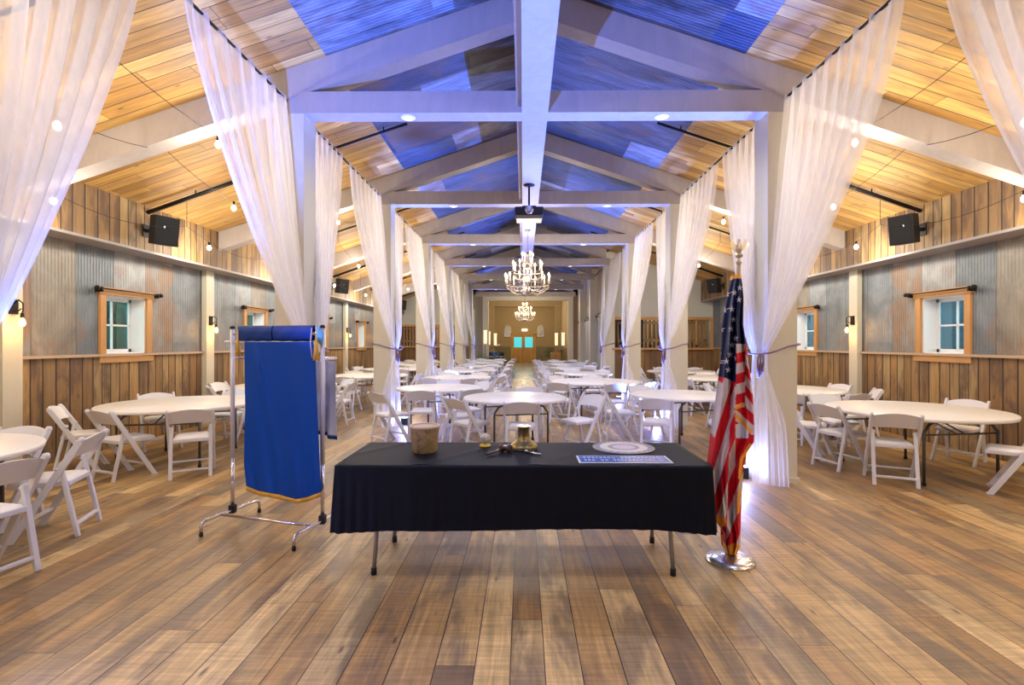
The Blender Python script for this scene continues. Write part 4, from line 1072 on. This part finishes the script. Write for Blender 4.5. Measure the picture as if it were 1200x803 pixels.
def string(sgn, n, anchors, bulbs, label):
    """anchors: list of (u,y,z) high points; a bulb hangs at each low point and between"""
    t = empty('string_light', (0,0,0), 0, label, 'string lights', 'festoon strings in the side aisles')
    pts = []
    for (a, c) in zip(anchors, anchors[1:]):
        for i in range(10):
            q = i/10; p = Vector(a).lerp(Vector(c), q); p.z -= 0.22*4*q*(1-q); pts.append(p)
    pts.append(Vector(anchors[-1]))
    W3 = [Vector((CX+sgn*p.x, p.y, p.z)) for p in pts]
    MB().tube(W3, 0.0035, 5).build('cable', M_IRON, t)
    for a in anchors: MB().tube([(CX+sgn*a[0], a[1], a[2]), (CX+sgn*a[0], a[1], roof(a[0])-0.002)], 0.004, 5).build('hook', M_IRON, t)
    for i in bulbs:
        if i >= len(W3): continue
        p = W3[i]
        MB().lathe([(0,0.0),(0.014,0.0),(0.016,-0.05),(0,-0.05)], 8, p).build('socket', M_IRON, t)
        MB().lathe([(0.0,-0.048),(0.014,-0.052),(0.030,-0.082),(0.030,-0.10),(0.020,-0.12),(0,-0.13)], 12, p).build('bulb', M_BULB, t)
        light('POINT', 'string_lamp', p+Vector((0,0,-0.20)), P_BULB, C_BULB, t, 0.05)
for sgn, ye in ((-1, 22.5), (1, 15.8)):
    a = []; y = -3.3
    while y < ye: a.append((5.30, y, 3.32)); y += 2.75
    string(sgn, 0, a, range(2, 400, 10), 'festoon string of clear bulbs closest to the wall, %s' % SIDE[sgn])
    a = []; y = -2.4
    while y < ye: a.append((4.30, y, 3.78)); y += 2.75
    string(sgn, 1, a, range(5, 400, 10), 'middle festoon string of clear bulbs, %s' % SIDE[sgn])
    a = []; y = -3.9
    while y < ye: a.append((3.55, y, 4.05)); y += 3.66
    string(sgn, 2, a, range(6, 400, 10), 'festoon string of clear bulbs closest to the gauze, %s' % SIDE[sgn])

# ================================================================== PROJECTOR AND CHANDELIERS
t = empty('projector', (0.095, 8.06, 4.054), 0, 'black ceiling projector hanging on a pole from the centre beam', 'projector')
MB().tube([(0,0,0), (0,0,-0.36)], 0.016, 10).build('pole', M_IRON, t)
MB().lathe([(0,0),(0.09,-0.001),(0.09,-0.012),(0.03,-0.03),(0,-0.03)], 16).build('ceiling_plate', M_IRON, t)
MB().box((0,0,-0.375), (0.22,0.22,0.03), bev=0.008).build('mount', M_IRON, t)
MB().box((0,0,-0.455), (0.45,0.36,0.13), bev=0.02).build('casing', M_BLACK, t)
b = MB(); b.bb(-0.20,0.20,-0.15,0.15,-0.575,-0.522); 
b.build('lower_housing', plain('brass lower housing', (0.30,0.24,0.14), 0.4, 0.6), t)
MB().lathe([(0,0.0),(0.052,0.0),(0.052,0.05),(0,0.05)], 24, M=Matrix.Translation((0,-0.181,-0.455)) @ Matrix.Rotation(PI/2, 4, 'X')).build('lens', plain('lens glass', (0.01,0.01,0.015), 0.08), t)
MB().lathe([(0.053,0.0),(0.066,0.0),(0.066,0.052),(0.053,0.056)], 24, M=Matrix.Translation((0,-0.181,-0.455)) @ Matrix.Rotation(PI/2, 4, 'X')).build('lens_ring', M_CHROME, t)
t = empty('globe_light', (-0.155, 4.55, 4.86), 0, 'round glass lamp hanging beside the centre beam', 'lamp')
MB().lathe([(0,-0.10),(0.06,-0.09),(0.10,-0.04),(0.11,0.02),(0.09,0.08),(0.05,0.11),(0,0.11)], 20).build('glass_shade', plain('pale glass', (0.55,0.65,0.85), 0.15), t)
MB().lathe([(0,0.105),(0.05,0.11),(0.05,0.15),(0.012,0.17),(0.012,0.36)], 16).build('stem', M_IRON, t)
M_IVORY = plain('antique ivory metal', (0.26,0.20,0.13), 0.45, 0.4)
def chandelier(y, label, scale=1.0):
    t = empty('chandelier', (CX-0.03, y, 4.054), 0, label, 'chandelier', 'tiered candle chandeliers')
    zb = -1.42
    MB().lathe([(0,0),(0.07,-0.001),(0.05,-0.03),(0.008,-0.04),(0.008,-0.10)], 14).build('canopy', M_IVORY, t)
    b = MB()
    for i in range(9):
        z = -0.10-0.045*i; r = 0.02
        pts = [(r*math.cos(a)*(1 if i % 2 else 0.0), r*math.cos(a)*(0 if i % 2 else 1.0), z-0.025+0.034*math.sin(a)) for a in [2*PI*k/8 for k in range(8)]]
        b.tube(pts, 0.004, 5, closed=True)
    b.build('chain', M_IVORY, t)
    auto(MB().lathe([(0,-0.48),(0.02,-0.50),(0.05,-0.56),(0.02,-0.62),(0.018,-0.80),(0.05,-0.86),(0.02,-0.92),(0.02,-1.08),(0.06,-1.16),(0.03,-1.24),(0.02,-1.34),(0.05,-1.40),(0.02,-1.44),(0,-1.47)], 16).build('stem', M_IVORY, t))
    for (n, R, zc, z0) in ((12, 0.50, -1.18, -1.36), (8, 0.33, -0.90, -1.10), (4, 0.13, -0.70, -0.84)):
        bb_ = MB(); bb_.tube([(R*0.96*math.cos(a), R*0.96*math.sin(a), zc-0.05) for a in [2*PI*k/36 for k in range(36)]], 0.010, 6, closed=True)
        bb_.build('tier_ring', M_IVORY, t)
        for k in range(n):
            a = 2*PI*(k+0.3)/n; c, s = math.cos(a), math.sin(a)
            am = MB().tube([(0.02*c,0.02*s,z0+0.06), (R*0.35*c,R*0.35*s,z0-0.03), (R*0.75*c,R*0.75*s,z0-0.02), (R*0.97*c,R*0.97*s,z0+0.06), (R*c,R*s,zc-0.02)], [0.010,0.012,0.011,0.009,0.007], 6).build('arm', M_IVORY, t)
            MB().lathe([(0,-0.02),(0.02,-0.015),(0.035,0.0),(0.012,0.004),(0,0.004)], 10, (R*c,R*s,zc)).build('drip_pan', M_IVORY, am)
            cd = MB().lathe([(0,0.004),(0.013,0.004),(0.013,0.12),(0,0.12)], 8, (R*c,R*s,zc)).build('candle', M_WAX, t)
            MB().lathe([(0,0.12),(0.010,0.125),(0.020,0.155),(0.012,0.185),(0,0.21)], 8, (R*c,R*s,zc)).build('bulb', M_CAND, cd)
    b = MB()
    for k in range(12):
        a = 2*PI*k/12; c, s = math.cos(a), math.sin(a)
        b.tube([(0.48*c,0.48*s,-1.24),(0.40*c,0.40*s,-1.37),(0.24*c,0.24*s,-1.45),(0.05*c,0.05*s,-1.46)], 0.007, 5)
    b.build('bowl_frame', M_IVORY, t)
    light('POINT', 'chandelier_lamp', (0,0,-1.02), P_CHAND, C_BULB, t, 0.35)
    return t
chandelier(11.3, 'large tiered candle chandelier hanging under the centre beam behind the projector')
chandelier(25.7, 'distant tiered candle chandelier hanging before the far portal')

# ================================================================== THE FAR HALL
t = empty('door_3', (0.02, YH-0.02, 0), 0, 'golden double door with teal lit panes at the far end'); t['kind'] = 'structure'
M_DOORG = planks('golden door wood', 'Z', 'X', 0.3, 4.0, [(0.62,0.36,0.10),(0.55,0.30,0.08)], 9.0, 0.4, (0.4,0.2,0.06), 0.3, 0.004)
MB().bb(-0.98, -0.86, -0.06, 0, 0, 2.2).bb(0.86, 0.98, -0.06, 0, 0, 2.2).bb(-1.02, 1.02, -0.06, 0, 2.12, 2.26).build('door_frame', M_DOORG, t)
for s in (-1, 1):
    d = MB().bb(min(s*0.01, s*0.85), max(s*0.01, s*0.85), -0.045, -0.002, 0.01, 2.1).build('door_leaf', M_DOORG, t)
    MB().bb(min(s*0.13, s*0.73), max(s*0.13, s*0.73), -0.055, -0.046, 1.15, 1.95).build('door_pane', plain('teal daylight glass', (0.05,0.35,0.40), 0.2, emit=(0.05,0.55,0.62), estr=0.8), d)
    MB().tube([(s*0.06,-0.08,0.85),(s*0.06,-0.08,1.15)], 0.02).build('door_handle', M_CHROME, d)
t = empty('lit_sign', (0.12, YH-0.03, 2.42), 0, 'small lit sign above the far double door', 'sign')
MB().bb(-0.22, 0.22, -0.04, 0, 0, 0.18, bev=0.01).build('casing', plain('lit sign face', (0.9,0.85,0.7), 0.5, emit=(1,0.85,0.6), estr=1.2), t)
for x in (-1.22, 1.38):
    t = empty('wall_ornament', (x, YH-0.03, 1.95), 0, 'arched pale mirror on the far wall, %s' % SIDE[-1 if x < 0 else 1], 'mirror', 'arched mirrors on the far wall')
    w = [(-0.28,0),(0.28,0),(0.28,0.55)]+[(0.28*math.cos(a), 0.55+0.40*math.sin(a)) for a in [PI*k/10 for k in range(1,10)]]+[(-0.28,0.55)]
    n = len(w); vs = [(a, yy, z) for yy in (-0.03, 0) for a, z in w]
    fixn(MB().add(vs, [tuple(range(n)), tuple(range(2*n-1, n-1, -1))]+[(i, (i+1) % n, n+(i+1) % n, n+i) for i in range(n)]).build('mirror_plate', plain('pale mirror', (0.6,0.58,0.5), 0.15, 0.6), t))
    MB().tube([(a, -0.03, z) for a, z in w], 0.02, 6, closed=True).build('frame', M_CREAM, t)
def palm(x, y, h, label, seed):
    t = empty('potted_palm', (x, y, 0), 0, label, 'plant', 'potted palms by the far hall'); rnd = random.Random(seed)
    auto(MB().lathe([(0,0),(0.16,0),(0.22,0.45),(0.24,0.47),(0.20,0.46),(0.18,0.40),(0,0.40)], 20).build('pot', M_POTB, t))
    b = MB()
    for i in range(26):
        a = rnd.uniform(0, 6.28); L = rnd.uniform(0.5, 0.8)*h; up = rnd.uniform(0.5, 1.2)
        pts = []
        for k in range(7):
            q = k/6; pts.append(Vector((math.cos(a)*L*q*0.65, math.sin(a)*L*q*0.65, 0.42+L*up*(q*1.3-q*q*0.75))))
        b.tube(pts, [0.008]*6+[0.002], 4)
        for k in range(1, 7):
            for s in (-1, 1):
                p = pts[k]; sd = Vector((-math.sin(a), math.cos(a), 0))*s; ll = 0.22*(1-abs(k/6-0.5))
                q = p+sd*ll+Vector((math.cos(a)*0.08, math.sin(a)*0.08, -0.06)); w = Vector((math.cos(a), math.sin(a), 0))*0.02
                b.add([p-w, p+w, q], [(0,1,2)])
    b.build('fronds', M_FERN, t)
palm(-1.62, 24.9, 1.3, 'dark potted palm beside the piano, banner side', 1)
palm(2.00, 32.6, 1.5, 'tall potted palm in a black pot, flag side of the far hall', 2)
# serving-hatch plants
for i, (x, y) in enumerate(((5.72, YR+0.06), (4.2, YR+0.06))):
    t = empty('potted_plant', (x, y, 1.362), 0, ['leafy plant on the sill of the narrow hatch', 'pale leafy plant on the sill of the wide hatch'][i], 'plant')
    rnd = random.Random(i+20); auto(MB().lathe([(0,0),(0.04,0),(0.055,0.09),(0,0.09)], 14).build('pot', M_POTB, t)); b = MB()
    for k in range(46):
        a = rnd.uniform(0, 6.28); r = rnd.uniform(0.03, 0.18); z = rnd.uniform(0.10, 0.36)
        p = Vector((math.cos(a)*r, math.sin(a)*min(r, 0.05), z)); d = Vector((math.cos(a), 0.2, 0.3))*0.05; w = Vector((0.3,0,1)).cross(d).normalized()*0.018
        b.add([p-d*0.5, p+w, p+d, p-w], [(0,1,2,3)])
    b.build('leaves', M_FERN, t)
# piano
t = empty('grand_piano', (-1.75, 29.6, 0), 0, 'black grand piano in the far hall, banner side', 'piano')
w = [(-0.6,-0.7),(0.65,-0.7),(0.65,-0.25),(0.45,0.2),(0.25,0.75),(-0.1,0.95),(-0.5,0.85),(-0.6,0.5)]; n = len(w)
M_PB = plain('black lacquer', (0.008,0.008,0.01), 0.12)
vs = [(a, c, z) for z in (0.62, 0.98) for a, c in w]
fixn(MB().add(vs, [tuple(range(n)), tuple(range(2*n-1, n-1, -1))]+[(i, (i+1) % n, n+(i+1) % n, n+i) for i in range(n)]).build('case', M_PB, t))
for a, c in ((-0.5,-0.55),(0.52,-0.55),(-0.1,0.7)): MB().lathe([(0.03,0),(0.05,0.05),(0.06,0.62)], 10, (a, c, 0)).build('leg', M_PB, t)
MB().box((0,-0.74,0.72), (1.2,0.12,0.03)).build('keyboard', M_SASH, t)
fixn(MB().add([(-0.6,0.5,1.0),(-0.6,-0.4,1.0),(0.45,0.0,1.42),(0.2,0.7,1.42),(-0.6,0.5,0.985),(-0.6,-0.4,0.985),(0.45,0.0,1.405),(0.2,0.7,1.405)], [(0,1,2,3),(7,6,5,4),(0,4,5,1),(1,5,6,2),(2,6,7,3),(3,7,4,0)]).build('lid', M_PB, t))
# black equipment by the last post, banner side
t = empty('chest', (1.93, 29.8, 0), 0, 'small wooden chest of drawers in the far hall, flag side', 'chest')
MB().bb(-0.3,0.3,-0.2,0.2,0.08,0.95, bev=0.01).build('body', M_ORANGE, t)
for k in range(3):
    d = MB().bb(-0.27,0.27,-0.215,-0.201,0.13+0.27*k,0.37+0.27*k).build('drawer', M_ORANGE, t); MB().bb(-0.05,0.05,-0.235,-0.216,0.24+0.27*k,0.26+0.27*k).build('drawer_handle', M_IRON, d)
for sx in (-1,1):
    MB().bb(sx*0.27-0.03, sx*0.27+0.03, -0.19, 0.19, 0, 0.08).build('foot', M_ORANGE, t)
def lampstand(x, y, h, label):
    t = empty('candelabra_lamp', (x, y, 0), 0, label, 'lamp', 'white column lamps in the far hall')
    auto(MB().lathe([(0,0),(0.14,0),(0.14,0.03),(0.03,0.06),(0.02,0.3),(0.02,h-0.75)], 16).build('stand', M_IVORY, t))
    auto(MB().lathe([(0.02,h-0.75),(0.09,h-0.74),(0.09,h-0.08),(0.11,h-0.02),(0.11,h),(0,h)], 18).build('shade', plain('lit linen shade', (0.85,0.80,0.65), 0.7, emit=(1,0.82,0.5), estr=0.7), t))
for i, (x, y, h) in enumerate(((-2.05,27.2,2.2),(-1.95,28.55,2.15),(-1.75,31.6,2.1))): lampstand(x, y, h, '%s white column lamp, banner side of the far hall' % ORD[i])
for i, (x, y, h) in enumerate(((2.30,29.0,2.1),(2.02,30.6,2.1))): lampstand(x, y, h, '%s white column lamp, flag side of the far hall' % ORD[i])
for y in (30.5, 36.5): light('POINT', 'hall_lamp', (0.1, y, 3.7), P_HALL, (1.0,0.80,0.50), size=0.3)
